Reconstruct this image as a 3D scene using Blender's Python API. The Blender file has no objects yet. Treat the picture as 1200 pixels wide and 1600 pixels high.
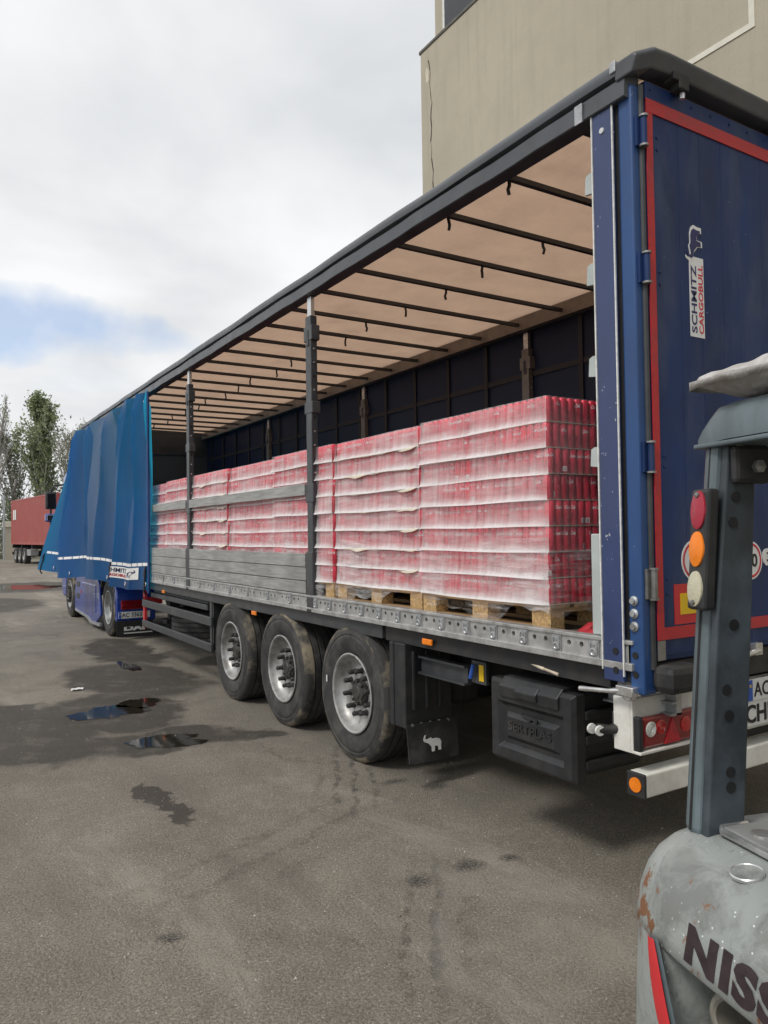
import bpy, bmesh, math, random
from mathutils import Vector, Matrix
rnd = random.Random(7)
SC = bpy.context.scene
COL = SC.collection
# ------------------------------------------------------------------ camera
CX, CY, CZ, YAW, PITCH, ROLL, FPX = -4.1226, -2.3839, 1.7587, 31.8425, 1.5172, -0.806, 1180.28
def cam_axes():
    ya, pi_, ro = map(math.radians, (YAW, PITCH, ROLL))
    fw = Vector((math.sin(ya)*math.cos(pi_), math.cos(ya)*math.cos(pi_), math.sin(pi_)))
    r0 = Vector((math.cos(ya), -math.sin(ya), 0)); u0 = r0.cross(fw)
    return r0*math.cos(ro)+u0*math.sin(ro), -r0*math.sin(ro)+u0*math.cos(ro), fw
_r, _u, _f = cam_axes()
cd = bpy.data.cameras.new('camera'); cam = bpy.data.objects.new('camera', cd); COL.objects.link(cam)
cam.matrix_world = Matrix(((_r.x, _u.x, -_f.x, CX), (_r.y, _u.y, -_f.y, CY), (_r.z, _u.z, -_f.z, CZ), (0, 0, 0, 1)))
cd.sensor_fit = 'VERTICAL'; cd.sensor_height = 36.0; cd.lens = FPX/1600*36.0
cd.clip_start = 0.05; cd.clip_end = 3000
SC.camera = cam
# ------------------------------------------------------------------ world: sky with broken overcast
SUN_EL, SUN_AZ = 52.0, -100.0           # azimuth measured from +Y towards +X
world = bpy.data.worlds.new('World'); SC.world = world; world.use_nodes = True
def build_world():
    nt = world.node_tree; N = nt.nodes; Lk = nt.links; N.clear()
    out = N.new('ShaderNodeOutputWorld')
    sky = N.new('ShaderNodeTexSky'); sky.sky_type = 'NISHITA'; sky.sun_disc = False
    sky.sun_elevation = math.radians(SUN_EL); sky.sun_rotation = math.radians(SUN_AZ)
    sky.air_density = .8; sky.dust_density = .4; sky.ozone_density = .6
    b1 = N.new('ShaderNodeBackground'); b1.inputs[1].default_value = 0.15
    Lk.new(sky.outputs[0], b1.inputs[0])
    tc = N.new('ShaderNodeTexCoord')
    sep = N.new('ShaderNodeSeparateXYZ'); Lk.new(tc.outputs['Generated'], sep.inputs[0])
    def math_(op, a, b=None, clamp=False):
        m = N.new('ShaderNodeMath'); m.operation = op; m.use_clamp = clamp
        for i, v in enumerate((a, b)):
            if v is None: continue
            if isinstance(v, (int, float)): m.inputs[i].default_value = v
            else: Lk.new(v, m.inputs[i])
        return m.outputs[0]
    zc = math_('ADD', math_('MAXIMUM', sep.outputs[2], 0.0), 0.28)
    comb = N.new('ShaderNodeCombineXYZ')
    Lk.new(math_('DIVIDE', sep.outputs[0], zc), comb.inputs[0]); Lk.new(math_('DIVIDE', sep.outputs[1], zc), comb.inputs[1])
    n1 = N.new('ShaderNodeTexNoise'); n1.inputs['Scale'].default_value = 1.7; n1.inputs['Detail'].default_value = 5; n1.inputs['Roughness'].default_value = .48
    n1.inputs['Distortion'].default_value = .25
    Lk.new(comb.outputs[0], n1.inputs['Vector'])
    n2 = N.new('ShaderNodeTexNoise'); n2.inputs['Scale'].default_value = 1.1; n2.inputs['Detail'].default_value = 3; n2.inputs['Roughness'].default_value = .5
    mp = N.new('ShaderNodeMapping'); mp.inputs['Location'].default_value = (3.1, 7.7, 0); Lk.new(comb.outputs[0], mp.inputs[0]); Lk.new(mp.outputs[0], n2.inputs['Vector'])
    ramp = N.new('ShaderNodeValToRGB'); e = ramp.color_ramp.elements
    e[0].position = .30; e[0].color = (.54, .555, .575, 1); e[1].position = .58; e[1].color = (.745, .755, .765, 1)
    Lk.new(n1.outputs[0], ramp.inputs[0])
    # gaps of open sky: one rift low to the north and thin scattered ones
    def rift(az, el, w, h):
        a, b = math.radians(az), math.radians(el)
        c = Vector((math.sin(a)*math.cos(b), math.cos(a)*math.cos(b), math.sin(b)))
        t = Vector((math.cos(a), -math.sin(a), 0)); up = t.cross(c)*1.0
        def dot(v):
            d = N.new('ShaderNodeVectorMath'); d.operation = 'DOT_PRODUCT'; d.inputs[1].default_value = v
            Lk.new(tc.outputs['Generated'], d.inputs[0]); return d.outputs['Value']
        x = math_('DIVIDE', dot(t), w); y = math_('DIVIDE', dot(up), h)
        front = math_('GREATER_THAN', dot(c), 0.0)
        r2 = math_('ADD', math_('MULTIPLY', x, x), math_('MULTIPLY', y, y))
        v = math_('SUBTRACT', 1.0, r2)
        return math_('MULTIPLY', math_('MAXIMUM', v, -2.0), front)
    rf = rift(5.0, 14.4, .18, .044)
    n3 = N.new('ShaderNodeTexNoise'); n3.inputs['Scale'].default_value = 9; n3.inputs['Detail'].default_value = 4
    Lk.new(tc.outputs['Generated'], n3.inputs['Vector'])
    gap = math_('ADD', rf, math_('MULTIPLY', math_('SUBTRACT', n3.outputs[0], .5), 3.0))
    gap = math_('MULTIPLY', gap, 1.2, True)
    thin = math_('MULTIPLY', math_('SUBTRACT', n2.outputs[0], .60), 3.0, True)
    gap = math_('MAXIMUM', gap, math_('MULTIPLY', thin, .6))
    gap = math_('MULTIPLY', gap, .62)
    b2 = N.new('ShaderNodeBackground'); b2.inputs[1].default_value = 1.0; Lk.new(ramp.outputs[0], b2.inputs[0])
    mx = N.new('ShaderNodeMixShader'); Lk.new(gap, mx.inputs[0]); Lk.new(b2.outputs[0], mx.inputs[1]); Lk.new(b1.outputs[0], mx.inputs[2])
    Lk.new(mx.outputs[0], out.inputs[0])
build_world()
sl = bpy.data.lights.new('sun', 'SUN'); sun = bpy.data.objects.new('sun', sl); COL.objects.link(sun)
sl.energy = 1.5; sl.angle = math.radians(14); sl.color = (1.0, .96, .90)
_a, _e = math.radians(SUN_AZ), math.radians(SUN_EL)
sdir = Vector((math.sin(_a)*math.cos(_e), math.cos(_a)*math.cos(_e), math.sin(_e)))
sun.rotation_euler = sdir.to_track_quat('Z', 'Y').to_euler(); sun.location = sdir*30
SC.view_settings.view_transform = 'Standard'; SC.view_settings.look = 'None'
SC.view_settings.exposure = 0.36; SC.view_settings.gamma = 1.0; SC.view_settings.use_curve_mapping = False
SC.cycles.max_bounces = 6; SC.cycles.diffuse_bounces = 3; SC.cycles.glossy_bounces = 3; SC.cycles.transparent_max_bounces = 10
SC.cycles.use_adaptive_sampling = True; SC.cycles.adaptive_threshold = .02; SC.cycles.use_denoising = True

# ------------------------------------------------------------------ materials
def lin(r, g, b):
    def c(v):
        v /= 255.0
        return v/12.92 if v <= .04045 else ((v+.055)/1.055)**2.4
    return (c(r), c(g), c(b))
class NT:
    def __init__(s, name):
        s.m = bpy.data.materials.new(name); s.m.use_nodes = True; s.t = s.m.node_tree; s.N = s.t.nodes; s.L = s.t.links
        s.b = s.N['Principled BSDF']; s.out = s.N['Material Output']
        s.geo = s.N.new('ShaderNodeNewGeometry'); s.pos = s.geo.outputs['Position']
    def n(s, t): return s.N.new('ShaderNode'+t)
    def set(s, sock, v):
        if isinstance(v, (int, float)): sock.default_value = v
        elif isinstance(v, (tuple, list)): sock.default_value = tuple(v)+((1,) if len(v) == 3 and len(sock.default_value) == 4 else ())
        else: s.L.new(v, sock)
    def math(s, op, a, b=0.0, clamp=False, c=None):
        m = s.n('Math'); m.operation = op; m.use_clamp = clamp; s.set(m.inputs[0], a); s.set(m.inputs[1], b)
        if c is not None: s.set(m.inputs[2], c)
        return m.outputs[0]
    def mapping(s, v, scale=(1, 1, 1), loc=(0, 0, 0), rot=(0, 0, 0)):
        m = s.n('Mapping'); m.inputs['Scale'].default_value = scale; m.inputs['Location'].default_value = loc; m.inputs['Rotation'].default_value = rot
        s.L.new(v, m.inputs[0]); return m.outputs[0]
    def noise(s, scale, detail=5, rough=.55, vec=None, stretch=None, dist=0):
        v = vec or s.pos
        if stretch: v = s.mapping(v, stretch)
        t = s.n('TexNoise'); t.inputs['Scale'].default_value = scale; t.inputs['Detail'].default_value = detail
        t.inputs['Roughness'].default_value = rough; t.inputs['Distortion'].default_value = dist
        s.L.new(v, t.inputs['Vector']); return t.outputs['Fac']
    def ramp(s, fac, a, b, lo=0.0, hi=1.0):
        m = s.n('MapRange'); m.clamp = True
        s.set(m.inputs[0], fac); m.inputs[1].default_value = a; m.inputs[2].default_value = b; m.inputs[3].default_value = lo; m.inputs[4].default_value = hi
        return m.outputs[0]
    def mix(s, fac, a, b):
        m = s.n('Mix'); m.data_type = 'RGBA'; s.set(m.inputs[0], fac); s.set(m.inputs[6], a); s.set(m.inputs[7], b); return m.outputs[2]
    def bump(s, h, strength=.3, dist=.01, prev=None):
        b = s.n('Bump'); b.inputs['Strength'].default_value = strength; b.inputs['Distance'].default_value = dist
        s.L.new(h, b.inputs['Height'])
        if prev is not None: s.L.new(prev, b.inputs['Normal'])
        return b.outputs[0]
    def done(s, col=None, rough=None, normal=None, metal=None):
        if col is not None: s.set(s.b.inputs['Base Color'], col)
        if rough is not None: s.set(s.b.inputs['Roughness'], rough)
        if normal is not None: s.L.new(normal, s.b.inputs['Normal'])
        if metal is not None: s.set(s.b.inputs['Metallic'], metal)
        return s.m
def sc(c, k): return tuple(min(1, x*k) for x in c)
def mat(name, col, rough=.55, metal=0.0, var=.18, vs=6, bump=.08, bs=60, dirt=None, dirt_amt=.4, ds=3.0, chips=None, chip_t=.70, stretch=None, spec=None, coat=0):
    t = NT(name)
    n = t.noise(vs, 4, .6, stretch=stretch)
    c = t.mix(t.ramp(n, .3, .7), sc(col, 1-var), sc(col, 1+var))
    rg = t.ramp(n, .3, .7, max(.02, rough-.1), min(1, rough+.1))
    if dirt:
        d = t.noise(ds, 5, .65, stretch=stretch)
        c = t.mix(t.ramp(d, .48, .68, 0, dirt_amt), c, dirt)
    if chips:
        k = t.noise(38, 4, .6)
        k2 = t.noise(2.2, 3, .5)
        msk = t.ramp(t.math('ADD', t.math('MULTIPLY', k, .75), t.math('MULTIPLY', k2, .35)), chip_t, chip_t+.02)
        c = t.mix(msk, c, chips)
    nb = t.bump(t.noise(bs, 2, .6), bump, .004) if bump else None
    if spec is not None: t.b.inputs['Specular IOR Level'].default_value = spec
    t.b.inputs['Coat Weight'].default_value = coat
    return t.done(c, rg, nb, metal)
MT = {}
MT['navy'] = mat('navy_paint', (.011, .030, .104), .46, 0, .30, 3.5, .08, 18, dirt=(.075, .095, .14), dirt_amt=.45, ds=4, chips=(.45, .47, .5), chip_t=.735, stretch=(1, 1, .35), spec=.3)
MT['pillar_blue'] = mat('pillar_blue_paint', (.027, .046, .135), .36, 0, .15, 5, .04, 40, chips=(.55, .57, .6), chip_t=.70, stretch=(1, 1, .5), coat=.2)
MT['bright_blue'] = mat('bright_blue_paint', (.020, .066, .195), .42, 0, .15, 5, .04, 40, chips=(.5, .5, .52), chip_t=.71, stretch=(1, 1, .5))
MT['white_edge'] = mat('worn_white_edge', (.68, .68, .66), .5, .0, .2, 30)
MT['black_rubber'] = mat('black_rubber', (.018, .018, .019), .62, 0, .3, 12, .2, 90, dirt=(.11, .10, .085), dirt_amt=.35, ds=6)
MT['black_plastic'] = mat('black_plastic', (.020, .021, .023), .45, 0, .2, 10, .12, 120, dirt=(.09, .085, .075), dirt_amt=.22, ds=7)
MT['charcoal'] = mat('charcoal_painted_steel', (.045, .048, .053), .42, .1, .2, 8, .06, 60, dirt=(.13, .125, .115), dirt_amt=.3, ds=5)
MT['chassis'] = mat('chassis_black_steel', (.022, .022, .024), .6, .1, .3, 7, .1, 60, dirt=(.08, .07, .06), dirt_amt=.4, ds=4)
MT['tarp_dark'] = mat('dark_grey_tarpaulin', (.058, .064, .073), .4, 0, .2, 6, .1, 30, dirt=(.12, .12, .12), dirt_amt=.25, ds=5)
MT['alu'] = mat('dull_aluminium', (.46, .46, .45), .45, .55, .16, 14, .12, 90, dirt=(.16, .15, .13), dirt_amt=.5, ds=9)
MT['galv'] = mat('galvanised_steel', (.42, .43, .44), .42, .6, .2, 18, .08, 80, dirt=(.2, .19, .17), dirt_amt=.4, ds=8)
MT['silver'] = mat('bright_silver_metal', (.66, .66, .66), .3, .8, .12, 20, .04, 80, dirt=(.25, .23, .2), dirt_amt=.3, ds=12)
MT['white_paint'] = mat('dirty_white_paint', (.74, .73, .68), .5, 0, .06, 4, .06, 50, dirt=(.36, .34, .29), dirt_amt=.4, ds=5)
MT['grey_tab'] = mat('pale_grey_paint', (.42, .46, .45), .5, 0, .1, 6)
MT['red_tape'] = mat('red_reflective_tape', (.46, .022, .03), .38, 0, .15, 30, .15, 120, dirt=(.2, .05, .06), dirt_amt=.4, ds=8)
MT['red_bright'] = mat('bright_red_paint', (.55, .03, .035), .45, 0, .1, 8)
MT['yellow'] = mat('yellow_reflective', (.75, .48, .01), .4, 0, .06, 30)
MT['orange'] = mat('orange_plastic', (.85, .22, .01), .3, 0, .08, 30)
MT['lens_red'] = mat('red_lens', (.22, .006, .010), .10, 0, .25, 90, .25, 220, coat=.6)
MT['lens_bright'] = mat('bright_red_lens', (.50, .015, .015), .12, 0, .25, 90, .25, 220, coat=.6)
MT['lens_clear'] = mat('clear_lens', (.66, .66, .62), .12, 0, .2, 120, .2, 200, coat=.6)
MT['lens_cream'] = mat('cream_lens', (.52, .49, .36), .25, 0, .06, 60, .1, 200)
MT['lens_pink'] = mat('faded_red_lens', (.36, .022, .045), .3, 0, .06, 60, .1, 200)
MT['sticker'] = mat('white_sticker', (.72, .72, .70), .4, 0, .05, 20, .03)
MT['sticker_navy'] = mat('navy_print', (.02, .022, .10), .4, 0, .05, 20, .02)
MT['sticker_red'] = mat('red_print', (.55, .02, .04), .4, 0, .05, 20, .02)
MT['black_print'] = mat('black_print', (.012, .012, .014), .5, 0, .1, 20, .02)
MT['plate_blue'] = mat('plate_blue', (.02, .09, .40), .4, 0, .05, 20, .02)
MT['reflect_white'] = mat('white_reflective_tape', (.78, .78, .76), .4, 0, .06, 40, .08, 200)
MT['lettering_white'] = mat('white_lettering', (.66, .66, .64), .5, 0, .1, 20, .02)
MT['truck_blue'] = mat('truck_blue_gloss', (.018, .05, .30), .25, 0, .1, 4, .02, 30, dirt=(.06, .07, .12), dirt_amt=.35, ds=4, coat=.5)
MT['glass_dark'] = mat('dark_glass', (.012, .014, .018), .06, 0, .1, 3, .0, 30, coat=.3)
MT['mirror'] = mat('mirror_glass', (.35, .38, .42), .03, 1.0, .05, 3, 0)
MT['deck'] = mat('plywood_deck', (.14, .115, .09), .7, 0, .25, 9, .15, 80, stretch=(1, .3, 1))
MT['bare_steel'] = mat('worn_steel', (.30, .30, .29), .4, .7, .25, 14, .1, 80, dirt=(.14, .10, .07), dirt_amt=.5, ds=10)
def m_wood(name, col, axis):
    t = NT(name)
    st = [16, 16, 16]; st[axis] = 1.2
    n = t.noise(2.6, 8, .65, stretch=tuple(st), dist=.4)
    big = t.noise(2.3, 3, .5)
    c = t.mix(t.ramp(n, .3, .7), sc(col, .62), sc(col, 1.25))
    c = t.mix(t.ramp(big, .45, .65, 0, .45), c, sc(col, .55))
    return t.done(c, .75, t.bump(n, .35, .003))
MT['pallet_wood'] = m_wood('pallet_wood', (.46, .29, .14), 1)
MT['pallet_wood_x'] = m_wood('pallet_wood_cross', (.44, .28, .14), 0)
MT['grey_wood'] = m_wood('weathered_grey_aluminium_lath', (.36, .36, .345), 1)
MT['grey_wood'].node_tree.nodes['Principled BSDF'].inputs['Roughness'].default_value = .5
MT['grey_wood'].node_tree.nodes['Principled BSDF'].inputs['Metallic'].default_value = .25
MT['chipblock'] = mat('pressed_chip_block', (.42, .27, .12), .85, 0, .5, 60, .6, 70)
def m_tyre():
    t = NT('worn_tyre_rubber')
    n = t.noise(9, 6, .6); d = t.noise(4.5, 8, .7)
    c = t.mix(t.ramp(n, .3, .7), (.020, .020, .021), (.040, .039, .038))
    c = t.mix(t.ramp(d, .45, .72, 0, .55), c, (.12, .11, .095))
    return t.done(c, .72, t.bump(t.noise(110, 4, .6), .25, .003))
MT['tyre'] = m_tyre()
def m_tyre_dust():
    t = NT('dusty_tyre_shoulder')
    c = t.mix(t.ramp(t.noise(3.2, 5, .65), .46, .62, 0, .9), (.032, .031, .030), (.22, .185, .13))
    return t.done(c, .85, t.bump(t.noise(70, 3, .6), .35, .004))
MT['tyre_dust'] = m_tyre_dust()
MT['rim'] = mat('silver_wheel_rim', (.40, .40, .39), .45, .5, .15, 9, .05, 70, dirt=(.12, .105, .09), dirt_amt=.65, ds=7)
MT['nut'] = mat('black_wheel_nut', (.03, .03, .031), .5, .3, .25, 30, .1, 120, dirt=(.12, .11, .1), dirt_amt=.4, ds=20)
MT['hub'] = mat('greasy_dark_hub', (.05, .048, .046), .55, .4, .4, 40, .4, 60, dirt=(.16, .14, .12), dirt_amt=.5, ds=18)

def m_translucent(name, col, tr, rough=.5, var=.15, vs=5, weave=0, gloss=.25, stretch=None, seams=0, tcol=None):
    t = NT(name)
    n = t.noise(vs, 6, .6, stretch=stretch)
    c = t.mix(t.ramp(n, .3, .7), sc(col, 1-var), sc(col, 1+var))
    if weave:
        w = t.noise(2.0, 5, .7, stretch=(60, 3, 1)); w2 = t.noise(2.0, 5, .7, stretch=(3, 60, 1))
        c = t.mix(t.ramp(t.math('MULTIPLY', w, w2), .22, .38, 0, .22), c, sc(col, .6))
        d = t.noise(1.4, 6, .7)
        c = t.mix(t.ramp(d, .52, .75, 0, .35), c, sc(col, .55))
    t.done(c, rough, t.bump(t.noise(25, 3, .5), .08, .01)); t.b.inputs['Specular IOR Level'].default_value = gloss
    trn = t.n('BsdfTranslucent')
    if tcol: trn.inputs[0].default_value = (*tcol, 1)
    else: t.L.new(c, trn.inputs[0])
    mx = t.n('MixShader'); mx.inputs[0].default_value = tr
    t.L.new(t.b.outputs[0], mx.inputs[1]); t.L.new(trn.outputs[0], mx.inputs[2]); t.L.new(mx.outputs[0], t.out.inputs[0])
    return t.m
MT['roof_tarp'] = m_translucent('translucent_roof_tarpaulin', (.40, .275, .198), .80, .6, .08, 3, 1)
MT['curtain'] = m_translucent('blue_pvc_curtain', (.012, .080, .28), .50, .32, .12, 2.5, gloss=.5, tcol=(.05, .62, .92))
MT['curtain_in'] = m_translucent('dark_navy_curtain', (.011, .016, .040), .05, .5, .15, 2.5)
MT['belt'] = mat('brown_belt', (.024, .019, .021), .7, 0, .2, 20)
MT['can_red'] = mat('red_can_print', (.72, .026, .065), .28, .25, .22, 5, .0, 60, coat=.2)
MT['can_dark'] = mat('dark_red_print', (.22, .004, .012), .3, .2, .1, 40, 0)
MT['can_white'] = mat('white_can_print', (.75, .72, .72), .35, .1, .05, 40, 0)
MT['core_red'] = mat('inner_can_mass', (.20, .006, .018), .5, .1, .4, 40, .2, 60)
MT['cream_card'] = mat('cream_cardboard', (.62, .56, .46), .75, 0, .1, 12, .1, 40)
def m_film(name, base, amp, stretch, vgain=.0, rough=.3):
    t = NT(name)
    n = t.noise(3.0, 7, .62, stretch=stretch); n2 = t.noise(2.2, 4, .55)
    k = t.math('ADD', t.math('MULTIPLY', t.math('SUBTRACT', n, .5), amp*1.6), t.math('MULTIPLY', t.math('SUBTRACT', n2, .5), amp*2.2))
    k = t.math('ADD', k, base)
    if vgain: k = t.math('ADD', k, t.math('MULTIPLY', t.math('SUBTRACT', t.noise(2.0, 4, .6, stretch=(1, 11, .7)), .5), .70))
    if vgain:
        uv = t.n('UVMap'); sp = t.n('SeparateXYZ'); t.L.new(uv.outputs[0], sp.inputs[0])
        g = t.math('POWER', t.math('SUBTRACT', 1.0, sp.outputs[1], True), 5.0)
        k = t.math('ADD', k, t.math('MULTIPLY', g, vgain))  # lower edge whiter: overlapped film plus caught sky light painted into its opacity
    fac = t.math('MINIMUM', t.math('MAXIMUM', k, .02), .93)
    t.done((.90, .885, .885), rough, t.bump(n, .3, .006))
    t.b.inputs['Specular IOR Level'].default_value = .6
    trn = t.n('BsdfTranslucent'); trn.inputs[0].default_value = (.85, .82, .82, 1)
    m0 = t.n('MixShader'); m0.inputs[0].default_value = .25; t.L.new(t.b.outputs[0], m0.inputs[1]); t.L.new(trn.outputs[0], m0.inputs[2])
    tp = t.n('BsdfTransparent')
    mx = t.n('MixShader'); t.L.new(fac, mx.inputs[0]); t.L.new(tp.outputs[0], mx.inputs[1]); t.L.new(m0.outputs[0], mx.inputs[2])
    t.L.new(mx.outputs[0], t.out.inputs[0])
    return t.m
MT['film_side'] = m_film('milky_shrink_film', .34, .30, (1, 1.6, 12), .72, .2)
MT['film_rear'] = m_film('clear_shrink_film', .09, .12, (5, 1, 1.2), .10, .2)
MT['film_wrap'] = m_film('wrinkled_stretch_film', .13, .85, (1.5, 1.5, 22), 0, .18)

# ------------------------------------------------------------------ mesh helpers
OFF = {}
class MB:
    def __init__(s): s.v = []; s.f = []; s.mi = []; s.uv = None
    def add(s, vs, fs, mi=0):
        o = len(s.v); s.v += [tuple(v) for v in vs]; s.f += [tuple(i+o for i in f) for f in fs]; s.mi += [mi]*len(fs); return s
    def box(s, x0, x1, y0, y1, z0, z1, mi=0):
        v = [(x0, y0, z0), (x1, y0, z0), (x1, y1, z0), (x0, y1, z0), (x0, y0, z1), (x1, y0, z1), (x1, y1, z1), (x0, y1, z1)]
        return s.add(v, [(0, 3, 2, 1), (4, 5, 6, 7), (0, 1, 5, 4), (1, 2, 6, 5), (2, 3, 7, 6), (3, 0, 4, 7)], mi)
    def bar(s, a, b, w, h, mi=0, up=(0, 0, 1)):
        a, b = Vector(a), Vector(b); d = (b-a).normalized(); u = Vector(up); r = d.cross(u)
        if r.length < 1e-5: r = d.cross(Vector((1, 0, 0)))
        r.normalize(); u = r.cross(d)
        v = []
        for p in (a, b):
            for i, j in ((-1, -1), (1, -1), (1, 1), (-1, 1)): v.append(p+r*(w/2*i)+u*(h/2*j))
        return s.add(v, [(0, 1, 2, 3), (7, 6, 5, 4), (0, 4, 5, 1), (1, 5, 6, 2), (2, 6, 7, 3), (3, 7, 4, 0)], mi)
    def tube(s, path, r, n=8, mi=0, cap=True):
        path = [Vector(p) for p in path]; k = len(path); rs = r if isinstance(r, (list, tuple)) else [r]*k
        vs = []; prev = None
        for i, p in enumerate(path):
            d = (path[min(i+1, k-1)]-path[max(i-1, 0)]).normalized()
            if prev is None:
                a = d.cross(Vector((0, 0, 1)));
                if a.length < 1e-3: a = d.cross(Vector((1, 0, 0)))
            else: a = prev - d*prev.dot(d)
            a.normalize(); prev = a; b = d.cross(a)
            for j in range(n):
                t = 2*math.pi*j/n; vs.append(p+(a*math.cos(t)+b*math.sin(t))*rs[i])
        fs = [(i*n+j, i*n+(j+1) % n, (i+1)*n+(j+1) % n, (i+1)*n+j) for i in range(k-1) for j in range(n)]
        if cap: fs += [tuple(reversed(range(n))), tuple((k-1)*n+j for j in range(n))]
        return s.add(vs, fs, mi)
    def lathe(s, prof, c, axis, n=32, mi=0, mfun=None, closed=False):
        ax = Vector(axis).normalized(); a = ax.cross(Vector((0, 0, 1)))
        if a.length < 1e-3: a = ax.cross(Vector((1, 0, 0)))
        a.normalize(); b = ax.cross(a); c = Vector(c); vs = []
        for (h, r) in prof:
            for j in range(n):
                t = 2*math.pi*j/n; vs.append(c+ax*h+(a*math.cos(t)+b*math.sin(t))*max(r, 1e-4))
        k = len(prof); o = len(s.v); s.v += [tuple(v) for v in vs]
        for i in range(k if closed else k-1):
            i2 = (i+1) % k
            for j in range(n):
                s.f.append((o+i*n+j, o+i2*n+j, o+i2*n+(j+1) % n, o+i*n+(j+1) % n)); s.mi.append(mfun(i, j) if mfun else mi)
        return s
    def prism(s, poly, fn, mi=0):
        """poly: 2D points; fn(u,v,k) -> 3D for k=0,1"""
        n = len(poly); vs = [fn(u, v, 0) for u, v in poly]+[fn(u, v, 1) for u, v in poly]
        return s.add(vs, [tuple(reversed(range(n))), tuple(range(n, 2*n))]+[(i, (i+1) % n, n+(i+1) % n, n+i) for i in range(n)], mi)
    def grid(s, fn, nu, nv, mi=0, uv=False):
        vs = [fn(i/nu, j/nv) for j in range(nv+1) for i in range(nu+1)]
        fs = [(j*(nu+1)+i, j*(nu+1)+i+1, (j+1)*(nu+1)+i+1, (j+1)*(nu+1)+i) for j in range(nv) for i in range(nu)]
        if uv:
            if s.uv is None: s.uv = [(0, .9)]*len(s.v)
            s.uv += [(i/nu, j/nv) for j in range(nv+1) for i in range(nu+1)]
        return s.add(vs, fs, mi)
    def mesh(s, name, mats, smooth=False, origin=None, ang=38):
        me = bpy.data.meshes.new(name)
        o = origin or (0, 0, 0)
        me.from_pydata([(v[0]-o[0], v[1]-o[1], v[2]-o[2]) for v in s.v], [], s.f)
        for m in (mats if isinstance(mats, (list, tuple)) else [mats]): me.materials.append(m)
        me.polygons.foreach_set('material_index', s.mi)
        if s.uv is not None:
            ul = me.uv_layers.new(name='UVMap')
            for li, l in enumerate(me.loops):
                ul.data[li].uv = s.uv[l.vertex_index] if l.vertex_index < len(s.uv) else (0, .9)
        if smooth:
            me.polygons.foreach_set('use_smooth', [True]*len(me.polygons)); me.set_sharp_from_angle(angle=math.radians(ang))
        me.update(); return me
    def build(s, name, mats, parent=None, smooth=False, bevel=0, origin=None, fixn=False, solid=0, ang=38, **kw):
        if origin is None:
            xs, ys, zs = zip(*s.v); origin = ((min(xs)+max(xs))/2, (min(ys)+max(ys))/2, (min(zs)+max(zs))/2 if parent else min(zs))
        me = s.mesh(name, mats, smooth, origin, ang)
        if fixn:
            bm = bmesh.new(); bm.from_mesh(me); bmesh.ops.recalc_face_normals(bm, faces=bm.faces); bm.to_mesh(me); bm.free()
        o = bpy.data.objects.new(name, me); COL.objects.link(o)
        place(o, parent, origin)
        if solid:
            md = o.modifiers.new('thickness', 'SOLIDIFY'); md.thickness = solid; md.offset = 0
        if bevel:
            md = o.modifiers.new('edge', 'BEVEL'); md.width = bevel; md.segments = 2; md.limit_method = 'ANGLE'; md.angle_limit = math.radians(40)
        tag(o, **kw); return o
def place(o, parent, origin):
    po = OFF.get(parent.name, Vector((0, 0, 0))) if parent else Vector((0, 0, 0))
    o.location = Vector(origin)-po; o.parent = parent; OFF[o.name] = Vector(origin)
def tag(o, label=None, cat=None, group=None, kind=None):
    if label: o['label'] = label
    if cat: o['category'] = cat
    if group: o['group'] = group
    if kind: o['kind'] = kind
    return o
def thing(name, loc, label, cat, group=None, rz=0):
    o = bpy.data.objects.new(name, None); COL.objects.link(o); o.location = loc; o.rotation_euler = (0, 0, rz)
    o.empty_display_size = .2; OFF[o.name] = Vector((0, 0, 0)); return tag(o, label, cat, group)
def inst(name, me, parent, at, rot=None, **kw):
    """another object using mesh me (mesh centred on its own origin) at point `at` of the thing's local space"""
    o = bpy.data.objects.new(name, me); COL.objects.link(o); place(o, parent, at)
    if rot: o.rotation_euler = rot
    return tag(o, **kw)
def box_part(name, m, parent, x0, x1, y0, y1, z0, z1, bevel=0, **kw):
    return MB().box(x0, x1, y0, y1, z0, z1).build(name, m, parent, bevel=bevel, **kw)
_tc = {}
def text_geo(body, size, bold=0.0, shear=0.0, extrude=.001, spacing=1.0, res=3):
    key = (body, size, bold, shear, extrude, spacing, res)
    if key in _tc: return _tc[key]
    cu = bpy.data.curves.new('t', 'FONT'); cu.body = body; cu.size = size; cu.offset = bold; cu.shear = shear; cu.extrude = extrude
    cu.space_character = spacing; cu.resolution_u = res
    ob = bpy.data.objects.new('t', cu); COL.objects.link(ob)
    bpy.context.view_layer.update(); dg = bpy.context.evaluated_depsgraph_get()
    me = bpy.data.meshes.new_from_object(ob.evaluated_get(dg))
    vs = [tuple(v.co) for v in me.vertices]; fs = [tuple(p.vertices) for p in me.polygons]
    bpy.data.objects.remove(ob); bpy.data.curves.remove(cu); bpy.data.meshes.remove(me)
    _tc[key] = (vs, fs); return vs, fs
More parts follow.
